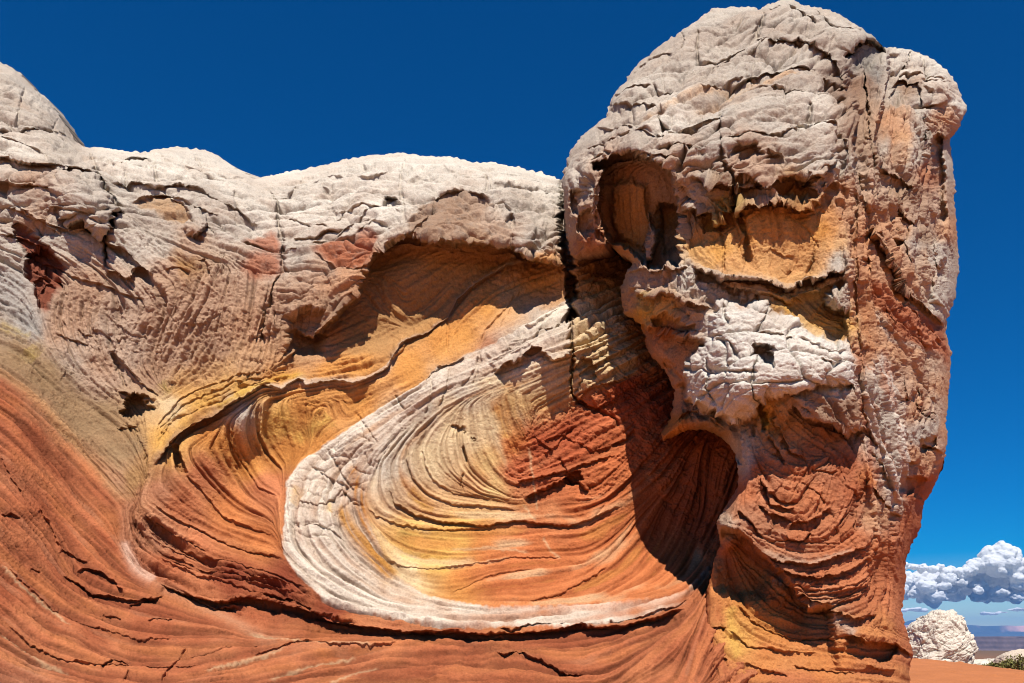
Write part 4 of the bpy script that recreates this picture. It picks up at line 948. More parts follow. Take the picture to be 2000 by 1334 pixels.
chip = np.clip(1 - capm * .8 - bossm * .6 - hump * .7 - .6 * earm - .55 * panm - .5 * scpm, 0, 1) * (1 - .5 * baseT) * (1 - .5 * flank)
for sc, am, sd in ((76, .085, 391), (34, .034, 393), (15, .013, 395)):
    N += chip * am * facets((U + wx * .5 + .3 * V) / (sc * .8), (V + wy * .5 - .2 * U) / sc, sd) * np.clip(.4 + 1.3 * fbm(U / 110, V / 110, 2, sd + 1), .1, 1.2)
TW.D = N * (1 - .64 * np.clip(capm + hump, 0, 1) - .55 * bossm)
pc = np.clip(capm + hump, 0, 1)
wq = 22 * fbm(U / 100, V / 80, 2, 611); wr = 18 * fbm(U / 100, V / 80, 2, 613) + 3 * perlin(U / 14, V / 12, 615)
TW.D += pc * (  .16 * fbm(U / 170, (V + slant) / 90, 2, 617) - .035 * sstep(.12, 0, np.abs(fbm(U / 140, (V + slant) / 70, 2, 618))))
for sx, sy, sd, cd, wd in ((240, 84, 601, .16, 2.8), (110, 40, 603, .075, 2.2), (46, 19, 605, .022, 1.7)):
    a, b, cid = voronoi((U + wq) / sx, (V + slant + wr) / sy, sd)
    TW.D -= pc * cd * np.exp(-(b - a) * .5 * sy / wd) * sstep(-.2, .2, fbm(U / 90, V / 60, 3, sd + 20))
    TW.D += pc * cd * .12 * (1 - np.exp(-4 * (b - a))) + pc * cd * .12 * (cid - .5)
for sx, sy, sd, cd, wd in ((100, 66, 621, .09, 2.4), (40, 28, 623, .018, 1.7)):
    a, b, cid = voronoi((U + wq) / sx, (V + wr) / sy, sd)
    TW.D -= bossm * cd * np.exp(-(b - a) * .5 * sy / wd)
    TW.D += bossm * cd * .6 * facets((U + wq) / sx, (V + wr) / sy, sd)
N[:] = 0
LG, CK, PU = TW.ledge, TW.crack, TW.push
# cap
LG([(1150, 250), (1230, 246), (1260, 262), (1300, 262), (1330, 255), (1380, 232), (1420, 234)], .05, 18, .08, 12); CK([(1363, 60), (1358, 95), (1362, 120), (1370, 132)], 3, .10)
LG([(1420, 178), (1450, 158), (1500, 140), (1560, 130), (1600, 134)], .10, 20, .10, 9); LG([(1365, 186), (1410, 172), (1455, 150)], .05, 12, .06, 8); LG([(1170, 205), (1290, 205), (1310, 208)], .06, 14, .08, 8)
CK([(1485, 18), (1492, 34), (1480, 58), (1474, 80)], 4, .18); CK([(1290, 212), (1288, 240), (1310, 258)], 2.5, .08); CK([(1578, 30), (1577, 70), (1585, 85)], 2, .05)
CK([(1455, 140), (1462, 152), (1470, 140)], 2.5, .07)
CK([(1423, 189), (1408, 220), (1408, 283), (1408, 312), (1430, 343), (1439, 375), (1439, 412), (1458, 456), (1463, 500), (1448, 541)], 3.2, .16); CK([(1395, 400), (1405, 440), (1412, 490), (1414, 540)], 2.4, .07)
LG([(1480, 85), (1560, 78), (1620, 110), (1655, 160)], .10, 26, .10, 20); LG([(1390, 140), (1440, 120), (1490, 90)], .06, 22, .08, 18)
# lower lip of the cap
LG([(1160, 322), (1206, 306), (1256, 303), (1284, 319), (1312, 344), (1330, 372)], .10, 22, .10, 10)
PU(ear, -1.0, 5, warp=1.7); PU([(1190, 360), (1230, 350), (1262, 365), (1268, 430), (1258, 490), (1215, 470), (1196, 420)], .16, 8)
PU([(1290, 400), (1325, 410), (1326, 480), (1300, 500), (1288, 460)], -.35, 8); PU(fin, .75, 4, pillow=9)
LG([(1120, 380), (1130, 400), (1128, 420)], .02, 6, .15, 8); PU([(1114, 372), (1128, 370), (1132, 400), (1124, 418), (1114, 400)], -.28, 5)
LG([(1150, 440), (1175, 452), (1195, 480)], .12, 14, .10, 10); PU([(1128, 420), (1150, 415), (1160, 440), (1145, 460), (1130, 448)], -.2, 7)
PU([(1437, 284), (1475, 282), (1490, 300), (1470, 314), (1445, 308)], -.26, 6); PU([(1500, 295), (1525, 310), (1515, 335), (1500, 320)], -.18, 6)
LG([(1335, 385), (1350, 400), (1385, 420), (1400, 437), (1440, 405), (1500, 392), (1540, 398), (1565, 412), (1590, 405), (1615, 386), (1640, 350)], .14, 22, .20, 34, warp=1.1, taper=.06)
LG([(1340, 345), (1400, 352), (1440, 372), (1480, 360), (1540, 350), (1600, 340), (1650, 300)], .14, 22, .10, 14, warp=1.3)
PU([(1440, 350), (1480, 345), (1490, 372), (1455, 385)], -.22, 6); PU([(1520, 350), (1580, 340), (1590, 375), (1550, 390), (1520, 380)], -.25, 7)
LG([(1648, 250), (1658, 290), (1652, 330)], .0, 10, .10, 14)
CK([(1560, 430), (1600, 480), (1575, 540)], 2, .03); CK([(1595, 470), (1588, 510), (1570, 545)], 2.2, .05); CK([(1545, 525), (1540, 545)], 2, .04)
LG([(1505, 480), (1530, 500), (1555, 500)], .02, 8, .02, 8)
# brow shelf and what lies below it
LG(brow, .30, 10, .34, 26, warp=.8, taper=.05)
PU([(1410, 545), (1500, 552), (1535, 570), (1600, 552), (1652, 532), (1652, 545), (1600, 568), (1540, 588), (1490, 572), (1420, 560)], .16, 4)
PU([(1420, 562), (1480, 578), (1480, 590), (1430, 585)], -.18, 5); PU([(1440, 572), (1452, 568), (1460, 582), (1442, 584)], .12, 3, pillow=8); PU([(1456, 574), (1470, 572), (1476, 584), (1460, 586)], .12, 3, pillow=8)
PU(scoop, -.22, 10); PU(eye, .32, 4, pillow=20); LG([(1606, 592), (1628, 610), (1656, 608)], .04, 8, .16, 12)
for k in range(4):
    LG([(1548 + 14 * k, 592 + k), (1565 + 13 * k, 615 - 2 * k), (1600 + 8 * k, 640 - 6 * k), (1654, 655 - 10 * k)], .015, 5, .03, 6)
# left lobe below the ear, honeycombed wall
PU([(1252, 634), (1300, 648), (1350, 655), (1374, 668), (1345, 702), (1336, 735), (1341, 778), (1388, 802), (1438, 830), (1446, 880), (1446, 905), (1400, 860), (1280, 870), (1310, 790), (1300, 740), (1262, 690)], -.55, 5, warp=1.3)
PU([(1130, 330), (1172, 328), (1180, 380), (1172, 420), (1150, 410), (1135, 370)], .20, 4, pillow=18, warp=1.4); PU([(1122, 450), (1165, 440), (1192, 475), (1186, 498), (1140, 505)], .22, 4, pillow=20, warp=1.4)
LG([(1215, 535), (1250, 522), (1290, 530), (1320, 525), (1350, 520)], .12, 20, .05, 16)
PU([(1270, 625), (1300, 612), (1330, 620), (1345, 640), (1315, 648), (1285, 642)], -.40, 6)
LG([(1225, 560), (1260, 580), (1300, 570), (1340, 590), (1386, 600)], .14, 22, .15, 26, warp=1.4)
PU([(1296, 705), (1312, 704), (1320, 718), (1302, 730)], -.15, 5)
LG([(1290, 700), (1330, 740), (1341, 778), (1386, 800), (1432, 828)], .0, 10, .30, 34)
LG([(1320, 820), (1345, 800), (1380, 812), (1420, 838)], .05, 10, .12, 14)
# white boss
PU(boss, .30, 5, pillow=42)
LG([(1335, 745), (1345, 780), (1370, 802), (1388, 800), (1440, 830), (1468, 820), (1490, 787)], .05, 12, .30, 24, taper=.05)
LG([(1466, 770), (1490, 788), (1530, 778), (1562, 768), (1592, 760), (1652, 754), (1668, 748)], .08, 16, .14, 30, taper=.04)
PU(under_boss, .16, 8); LG([(1540, 795), (1556, 796), (1584, 820), (1640, 838), (1668, 845), (1684, 830)], .05, 14, .40, 40, taper=.05)
PU([(1476, 674), (1509, 678), (1513, 716), (1493, 712), (1482, 694)], -.40, 5); LG([(1474, 676), (1500, 676), (1515, 684)], .05, 8, .05, 8)
for ln in ([(1380, 720), (1430, 725), (1480, 724)], [(1466, 745), (1470, 770), (1488, 786)], [(1395, 660), (1425, 670), (1440, 700)], [(1380, 690), (1382, 760), (1395, 795)], [(1560, 656), (1590, 670), (1620, 682), (1658, 688)], [(1476, 652), (1520, 652), (1556, 662)],
           [(1418, 590), (1414, 612), (1424, 635)], [(1500, 590), (1495, 620), (1478, 650)], [(1600, 700), (1630, 712), (1655, 700)], [(1480, 690), (1470, 730), (1466, 750)]):
    CK(ln, 2.8, .10)
CK([(1487, 785), (1490, 810), (1492, 845)], 3, .18); CK([(1470, 825), (1472, 850)], 2.4, .08)
# joints and partings of the cap
for ln in ([(1143, 290), (1184, 277), (1231, 261), (1275, 258)], [(1149, 318), (1181, 296), (1222, 304), (1256, 298), (1282, 306), (1326, 312)], [(1282, 293), (1319, 285), (1341, 288), (1332, 312), (1323, 340)], [(1275, 170), (1300, 186), (1319, 180), (1363, 183)],
           [(1288, 217), (1286, 239), (1307, 255), (1335, 257), (1351, 252), (1382, 239), (1404, 236)], [(1231, 145), (1269, 117), (1300, 110), (1313, 117)], [(1367, 129), (1404, 120), (1452, 104), (1471, 85)], [(1474, 79), (1521, 76), (1559, 88), (1590, 104)],
           [(1496, 19), (1537, 13), (1571, 28), (1597, 50)], [(1584, 13), (1612, 38), (1644, 54), (1688, 60)], [(1597, 176), (1634, 164), (1663, 170)], [(1584, 195), (1584, 227), (1568, 246)], [(1452, 186), (1499, 176), (1571, 183), (1663, 189)],
           [(1411, 277), (1458, 268), (1521, 261), (1584, 233), (1647, 243)], [(1609, 145), (1644, 158), (1666, 176)], [(1200, 190), (1240, 178), (1275, 170)], [(1330, 62), (1338, 90), (1330, 110)], [(1740, 140), (1790, 145), (1850, 160)], [(1800, 110), (1812, 140), (1806, 170)]):
    CK(ln, 2.3, .11, warp=.9, taper=.08); LG(ln, .025, 12, .025, 12, warp=.9)
# red bulge with flaring beds
for ln in ([(1509, 800), (1512, 830), (1530, 860), (1545, 885), (1572, 892)], [(1500, 850), (1520, 880), (1535, 910)], [(1479, 984), (1500, 1002), (1543, 1016)], [(1493, 940), (1505, 985), (1552, 996)], [(1540, 1025), (1585, 1018), (1610, 1005), (1625, 990)],
           [(1440, 995), (1470, 1020), (1490, 1050)], [(1484, 930), (1500, 960), (1530, 985), (1560, 980)], [(1536, 1044), (1560, 1055), (1585, 1040)]):
    LG(ln, .07, 12, .12, 9)
LG([(1479, 1073), (1529, 1096), (1582, 1107), (1635, 1089), (1703, 1059)], .10, 10, .12, 9); LG([(1507, 1102), (1550, 1123), (1600, 1127), (1653, 1117), (1703, 1087)], .08, 9, .12, 10)
for k in range(4):
    LG([(1540 + 6 * k, 1135 + 9 * k), (1575 + 3 * k, 1150 + 9 * k), (1620, 1152 + 9 * k), (1670, 1140 + 8 * k), (1706, 1115 + 7 * k)], .03, 5, .05, 6)
LG(bulge_low, .14, 24, .75, 60, warp=.7, taper=.06)
LG([(1628, 1190), (1650, 1205), (1680, 1212), (1715, 1195)], .06, 12, .12, 12); LG([(1550, 1144), (1582, 1176), (1621, 1184), (1671, 1170), (1710, 1142)], .05, 8, .08, 8)
CK([(1655, 1060), (1600, 1060), (1540, 1056), (1480, 1058)], 1.6, .04)
CK([(1700, 900), (1690, 960), (1670, 1000), (1665, 1050)], 3, .08); PU([(1716, 900), (1735, 930), (1750, 985), (1738, 990), (1722, 950)], -.16, 6)
PU([(1398, 1010), (1420, 1000), (1445, 1020), (1440, 1040), (1410, 1040)], .12, 4, pillow=14)
for ln in ([(1590, 890), (1570, 930), (1540, 980)], [(1580, 915), (1620, 925), (1640, 920)], [(1610, 940), (1600, 980), (1590, 1015)], [(1560, 940), (1620, 985)], [(1640, 900), (1650, 950)], [(1640, 1020), (1660, 1000)]):
    CK(ln, 1.8, .05)
# foot
PU([(1400, 1080), (1450, 1060), (1500, 1110), (1490, 1160), (1440, 1165), (1395, 1150)], -.35, 16)
LG([(1655, 1238), (1688, 1256), (1720, 1258), (1745, 1258), (1784, 1284)], .12, 16, .30, 20, taper=.08)
PU([(1690, 1262), (1745, 1262), (1750, 1280), (1722, 1295), (1700, 1280)], -.30, 7)
LG([(1384, 1150), (1374, 1215), (1380, 1258), (1398, 1300)], .05, 8, .15, 9); CK([(1380, 1160), (1372, 1215), (1376, 1262), (1394, 1300), (1394, 1340)], 4, .25)
LG([(1395, 1290), (1410, 1285), (1420, 1288)], .02, 6, .10, 6); LG([(1390, 1226), (1404, 1222), (1416, 1228)], .02, 6, .12, 6)
for ln in ([(1420, 1230), (1460, 1262), (1520, 1268), (1600, 1280)], [(1440, 1180), (1470, 1215), (1520, 1235)], [(1540, 1300), (1600, 1310), (1680, 1312)], [(1500, 1230), (1560, 1250), (1640, 1245)], [(1450, 1295), (1540, 1320)], [(1690, 1300), (1720, 1312), (1750, 1310)]):
    LG(ln, .03, 8, .05, 8)
# flank
CK(arris[2:], 5, -.10, warp=1.4); LG(gully[::-1], .10, 20, .30, 40, warp=1.4); LG(gully2[::-1], .16, 22, .40, 50, warp=1.2, taper=.06)
LG([(1640, 112), (1662, 92), (1690, 78), (1714, 88), (1733, 104)], .18, 20, .65, 90)
PU([(1655, 130), (1690, 80), (1725, 100), (1732, 150), (1718, 200), (1700, 220), (1680, 230), (1668, 180)], -.10, 10)

CK([(1672, 330), (1668, 450), (1670, 560), (1674, 640), (1680, 740), (1694, 830), (1706, 900)], 3, .10)
LG([(1699, 447), (1720, 480), (1735, 503), (1750, 535), (1760, 562), (1782, 584), (1800, 596), (1816, 610), (1845, 638)], .20, 26, .28, 20, taper=.05)
LG([(1755, 395), (1765, 425), (1785, 438), (1800, 420)], .12, 14, .22, 14); LG([(1722, 330), (1745, 345), (1790, 365)], .05, 14, .10, 14)
LG([(1705, 450), (1720, 470), (1738, 500)], .06, 7, .08, 6); LG([(1708, 440), (1725, 455), (1742, 480)], .04, 5, .05, 5)
PU([(1682, 505), (1692, 500), (1697, 525), (1690, 535)], -.3, 4); PU([(1745, 465), (1765, 470), (1766, 485), (1755, 480)], -.25, 4)
PU([(1773, 442), (1785, 440), (1793, 455), (1785, 510), (1774, 515), (1770, 490)], .20, 4, pillow=12)
PU([(1820, 480), (1832, 462), (1846, 470), (1848, 500), (1838, 530), (1826, 520)], .22, 4, pillow=12); PU([(1822, 545), (1832, 535), (1848, 545), (1852, 590), (1840, 600), (1822, 585)], .16, 4, pillow=12)
PU([(1830, 270), (1836, 265), (1843, 330), (1846, 430), (1838, 430), (1828, 360), (1822, 320)], -.45, 7); LG([(1828, 262), (1850, 270), (1870, 252), (1888, 224)], .14, 20, .35, 40, taper=.06)
LG([(1736, 205), (1758, 150), (1790, 165), (1796, 180), (1800, 210), (1830, 205), (1850, 195)], .07, 20, .12, 24)
CK([(1790, 160), (1820, 168), (1845, 165), (1870, 165)], 2.6, .08); CK([(1795, 165), (1800, 180), (1820, 195)], 2.5, .08)
PU([(1688, 245), (1702, 240), (1706, 270), (1694, 275)], .12, 4, pillow=12); PU([(1684, 330), (1705, 335), (1720, 370), (1715, 410), (1695, 415), (1684, 380)], .20, 4, pillow=16)
PU([(1764, 740), (1785, 742), (1790, 760), (1776, 780), (1764, 765)], .16, 4, pillow=12); LG([(1764, 772), (1776, 782), (1790, 760)], .02, 8, .2, 12)
for k in range(4):
    CK([(1795 + 9 * k, 752 + 8 * k), (1790 + 9 * k, 790 + 6 * k), (1782 + 8 * k, 830)], 3, .10)
PU([(1800, 860), (1825, 855), (1830, 870), (1815, 880), (1800, 875)], -.30, 5); PU([(1825, 905), (1842, 900), (1838, 920), (1825, 925)], -.3, 5)
LG([(1770, 900), (1790, 905), (1805, 870), (1830, 880), (1845, 890)], .10, 14, .20, 22)
LG([(1762, 960), (1772, 940), (1790, 930), (1815, 935), (1838, 912)], .10, 10, .45, 60)
LG([(1706, 950), (1722, 975), (1745, 1000), (1760, 1010)], .05, 10, .14, 16)
CK([(1697, 880), (1720, 910), (1740, 960)], 3, .10)
for ln in ([(1730, 600), (1745, 630), (1752, 640)], [(1760, 620), (1780, 650), (1800, 665)], [(1770, 590), (1800, 630), (1830, 650)], [(1790, 640), (1800, 660), (1812, 680)], [(1820, 640), (1830, 670), (1850, 660)], [(1735, 610), (1760, 600)]):
    LG(ln, .03, 6, .06, 6)
print("tower relief", round(time.time() - T0, 1))

tpts = [(1110, 310, 'w'), (1150, 280, 'w'), (1220, 200, 'w'), (1300, 130, 'w'), (1380, 60, 'w'), (1450, 40, 'w'), (1540, 30, 'w'), (1650, 60, 'w'), (1450, 120, 'w'), (1550, 130, 'w'), (1300, 230, 'W'), (1400, 230, 'w'), (1500, 230, 'w'), (1600, 230, 'W'),
        (1250, 290, 'w'), (1400, 290, 'w'), (1560, 280, 'w'), (1130, 360, 'w'), (1140, 400, 'P'), (1120, 440, 'P'), (1150, 470, 'p'), (1180, 330, 'P'), (1230, 330, 'q'), (1220, 420, 'o'), (1240, 460, 'o'), (1300, 430, 'N'), (1275, 470, 'P'),
        (1320, 360, 'P'), (1340, 420, 'P'), (1370, 380, 'w'), (1410, 370, 'V'), (1450, 320, 'P'), (1500, 350, 'P'), (1560, 370, 'N'), (1610, 340, 'P'), (1640, 320, 'w'), (1600, 310, 'w'), (1370, 430, 'T'), (1420, 400, 'E'),
        (1370, 490, 'c'), (1400, 490, 'Y'), (1450, 450, 'O'), (1500, 440, 'O'), (1560, 440, 'O'), (1600, 450, 'O'), (1500, 500, 'K'), (1560, 520, 'K'), (1430, 510, 'K'), (1630, 420, 'q'), (1640, 380, 'q'), (1635, 480, 'K'), (1640, 510, 'w'),
        (1380, 545, 'w'), (1340, 545, 'w'), (1250, 545, 'P'), (1290, 550, 'P'), (1230, 590, 'q'), (1260, 610, 'Y'), (1300, 600, 'c'), (1350, 600, 'P'), (1290, 660, 'p'), (1320, 690, 'q'), (1300, 730, 'q'), (1310, 780, 'q'), (1320, 830, 'o'), (1400, 850, 'N'), (1440, 580, 'P'),
        (1400, 640, 'W'), (1450, 630, 'w'), (1520, 660, 'W'), (1600, 690, 'W'), (1400, 720, 'W'), (1550, 720, 'W'), (1640, 740, 'W'), (1420, 780, 'W'), (1450, 690, 'W'), (1520, 610, 'N'), (1540, 600, 'Y'), (1600, 620, 'Y'), (1640, 640, 'Y'), (1590, 600, 'c'),
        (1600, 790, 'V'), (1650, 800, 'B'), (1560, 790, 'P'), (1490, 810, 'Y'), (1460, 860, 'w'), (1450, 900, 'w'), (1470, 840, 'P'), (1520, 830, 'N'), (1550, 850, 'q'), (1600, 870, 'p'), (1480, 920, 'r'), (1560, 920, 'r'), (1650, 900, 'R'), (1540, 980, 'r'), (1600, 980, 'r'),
        (1670, 960, 'R'), (1460, 960, 'r'), (1440, 1000, 'p'), (1415, 1020, 'P'), (1560, 1040, 'r'), (1650, 1040, 'r'), (1500, 1040, 'p'), (1560, 1080, 'p'), (1640, 1080, 'r'), (1680, 1100, 'r'), (1600, 1130, 'r'), (1660, 1150, 'r'), (1620, 1200, 'q'), (1700, 1180, 'r'),
        (1430, 1080, 'r'), (1420, 1140, 'Q'), (1480, 1150, 'Q'), (1450, 1190, 'o'), (1500, 1220, 'o'), (1560, 1230, 'Q'), (1440, 1250, 'Y'), (1500, 1280, 'Q'), (1600, 1290, 'Q'), (1660, 1230, 'p'), (1650, 1280, 'Q'), (1700, 1310, 'r'), (1750, 1300, 'r'), (1550, 1330, 'r'), (1420, 1310, 'r'),
        (1390, 1200, 'R'), (1390, 1270, 'R'), (1500, 1450, 'r'), (1700, 1450, 'r'), (1720, 1250, 'r'), (1760, 1260, 'r'),
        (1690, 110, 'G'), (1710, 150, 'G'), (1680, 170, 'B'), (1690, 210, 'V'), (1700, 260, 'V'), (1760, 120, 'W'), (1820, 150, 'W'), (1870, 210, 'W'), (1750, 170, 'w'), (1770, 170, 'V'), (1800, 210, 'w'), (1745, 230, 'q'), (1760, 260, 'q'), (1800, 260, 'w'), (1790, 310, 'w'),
        (1850, 235, 'q'), (1740, 320, 'P'), (1770, 360, 'V'), (1730, 300, 'w'), (1700, 300, 'V'), (1690, 360, 'P'), (1820, 340, 'p'), (1810, 420, 'P'), (1800, 470, 'V'), (1855, 330, 'w'), (1862, 450, 'q'), (1860, 380, 'P'), (1720, 430, 'q'), (1750, 450, 'q'), (1740, 500, 'q'), (1690, 450, 'q'),
        (1680, 520, 'q'), (1690, 600, 'q'), (1710, 560, 'q'), (1785, 480, 'w'), (1800, 540, 'P'), (1835, 500, 'w'), (1835, 570, 'w'), (1850, 540, 'w'), (1780, 550, 'q'), (1720, 640, 'q'), (1700, 700, 'q'), (1760, 700, 'q'), (1800, 720, 'P'), (1740, 680, 'q'),
        (1840, 760, 'q'), (1820, 800, 'P'), (1790, 800, 'q'), (1800, 850, 'w'), (1820, 830, 'w'), (1845, 830, 'q'), (1720, 760, 'w'), (1740, 820, 'w'), (1720, 850, 'w'), (1750, 900, 'w'), (1740, 950, 'w'), (1780, 890, 'q'), (1820, 890, 'q'), (1700, 940, 'Q'), (1720, 1000, 'q'), (1745, 985, 'P'),
        (1790, 960, 'r'), (1810, 940, 'r'), (1775, 1020, 'R'), (1765, 1100, 'R'), (1720, 1080, 'r'), (1735, 1150, 'r'), (1690, 800, 'q'), (1680, 700, 'p')]
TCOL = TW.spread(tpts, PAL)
paint(TCOL, bossm, (.60, .53, .44), .9)
paint(TCOL, panm, 'O', .45)
paint(TCOL, TW.mask([(1195, 350), (1230, 345), (1262, 365), (1270, 430), (1258, 492), (1215, 472), (1194, 420)], 5), (.5, .25, .08), .7)
paint(TCOL, TW.line_mask(brow, 7), 'w', .8); paint(TCOL, TW.mask(eye, 4), 'w', .8); paint(TCOL, TW.mask(fin, 3), 'P', .8)
paint(TCOL, TW.mask([(1703, 540), (1730, 555), (1757, 590), (1800, 610), (1843, 640), (1855, 690), (1852, 720), (1830, 690), (1800, 680), (1770, 665), (1740, 630), (1715, 590)], 7), 'R', .85)
paint(TCOL, TW.line_mask([(1708, 600), (1728, 630), (1742, 660), (1765, 672), (1800, 680), (1830, 690)], 4), 'w', .6)
# white veins in the flank
a, b, cid = voronoi((U - .35 * V + 9 * fbm(U / 30, V / 30, 3, 401)) / 17, (V + 10 * fbm(U / 40, V / 40, 3, 405)) / 52, 407)
vein = np.exp(-(b - a) * 5.5)
paint(TCOL, veins * np.clip(.25 + vein + .35 * TW.L2, 0, 1), 'W', .8)
paint(TCOL, veins * (cid > .6) * (1 - vein), 'r', .55)
paint(TCOL, rightlow, 'R', .55)
paint(TCOL, baseT * np.clip(.6 + .3 * TW.L3, 0, 1), (.47, .19, .055), .55)
for ln, wd, c in (([(1690, 420), (1694, 560), (1702, 700)], 12, (.46, .20, .085)), ([(1735, 500), (1745, 560), (1765, 600)], 12, (.50, .24, .11)), ([(1760, 250), (1764, 330)], 10, (.50, .27, .13)), ([(1800, 480), (1806, 560), (1815, 600)], 9, (.52, .33, .2)), ([(1780, 670), (1800, 760)], 16, (.48, .26, .14)), ([(1672, 430), (1674, 620)], 7, (.36, .13, .05))):
    paint(TCOL, TW.line_mask(ln, wd, 2.0), c, .6)
for ln, wd, c, a_ in (([(1690, 700), (1700, 790), (1720, 880), (1745, 960)], 6, 'w', .6), ([(1685, 760), (1694, 850), (1706, 930)], 5, 'R', .5), ([(1440, 600), (1470, 570)], 10, 'q', .5), ([(1492, 800), (1500, 840)], 8, (.5, .3, .05), .7), ([(1385, 440), (1400, 420)], 16, 'E', .6),
                     ([(1425, 1180), (1432, 1240), (1440, 1290)], 12, (.48, .28, .06), .6), ([(1250, 570), (1262, 620)], 14, (.5, .32, .07), .5), ([(1479, 1070), (1529, 1090), (1582, 1101), (1635, 1083), (1670, 1070)], 5, 'P', .6), ([(1510, 1130), (1540, 1145)], 8, 'w', .5),
                     ([(1620, 1205), (1650, 1220), (1670, 1240)], 10, 'w', .5), ([(1745, 250), (1748, 320)], 9, 'q', .5), ([(1160, 330), (1260, 312)], 6, 'w', .4), ([(1240, 250), (1330, 200), (1440, 170), (1560, 145)], 5, 'K', .45), ([(1350, 215), (1450, 180), (1570, 140)], 4, 'K', .4)):
    paint(TCOL, TW.line_mask(ln, wd), c, a_)
lb = np.tanh(TW.L3 * .9); lm = np.tanh(TW.L2 * .9)
TCOL *= (1 + (.10 * lb)[..., None] * np.array([.7, 1.0, 1.15], f32)) * (1 + (.07 * lm)[..., None])
gr = np.clip(2.6 * fbm(U / 26, V / 18, 6, 461, .78) - .05, 0, 1)
paint(TCOL, gr * np.clip(pil + bossm * .35, 0, 1), 'G', .45)
paint(TCOL, np.clip(2.0 * fbm(U / 80, V / 50, 4, 471, .6) - .15, 0, 1) * pil, 'P', .25)
TCOL *= (1 + .10 * fbm(U / 40, V / 40, 5, 481, .7))[..., None]
print("colours", round(time.time() - T0, 1))


# =================================================================== rock material
def rock_material(name, attr=True, base=(.5, .4, .3)):
    m = bpy.data.materials.new(name)
    m.use_nodes = True
    t = m.node_tree
    b = t.nodes["Principled BSDF"]
    b.inputs['Roughness'].default_value = .95
    b.inputs['Specular IOR Level'].default_value = .12
    tc = t.nodes.new("ShaderNodeTexCoord")
    n1 = t.nodes.new("ShaderNodeTexNoise"); n1.inputs['Scale'].default_value = 30; n1.inputs['Detail'].default_value = 7; n1.inputs['Roughness'].default_value = .72
    n2 = t.nodes.new("ShaderNodeTexNoise"); n2.inputs['Scale'].default_value = 14; n2.inputs['Detail'].default_value = 8; n2.inputs['Roughness'].default_value = .7
    t.links.new(tc.outputs['Object'], n1.inputs['Vector']); t.links.new(tc.outputs['Object'], n2.inputs['Vector'])
    mr = t.nodes.new("ShaderNodeMapRange"); mr.inputs['From Min'].default_value = .3; mr.inputs['From Max'].default_value = .7
    mr.inputs['To Min'].default_value = .74; mr.inputs['To Max'].default_value = 1.24
    t.links.new(n1.outputs[0], mr.inputs['Value'])
    mx = t.nodes.new("ShaderNodeMix"); mx.data_type = 'RGBA'; mx.blend_type = 'MULTIPLY'; mx.inputs[0].default_value = 1.0
    if attr:
        at = t.nodes.new("ShaderNodeAttribute"); at.attribute_name = "rock_color"
        t.links.new(at.outputs['Color'], mx.inputs[6])
    else:
        mx.inputs[6].default_value = (*base, 1)
    t.links.new(mr.outputs[0], mx.inputs[7])
    t.links.new(mx.outputs[2], b.inputs['Base Color'])
    bp = t.nodes.new("ShaderNodeBump"); bp.inputs['Strength'].default_value = 1.0; bp.inputs['Distance'].default_value = .035
    t.links.new(n2.outputs[0], bp.inputs['Height']); t.links.new(bp.outputs[0], b.inputs['Normal'])
    return m


ROCK = rock_material("sandstone")


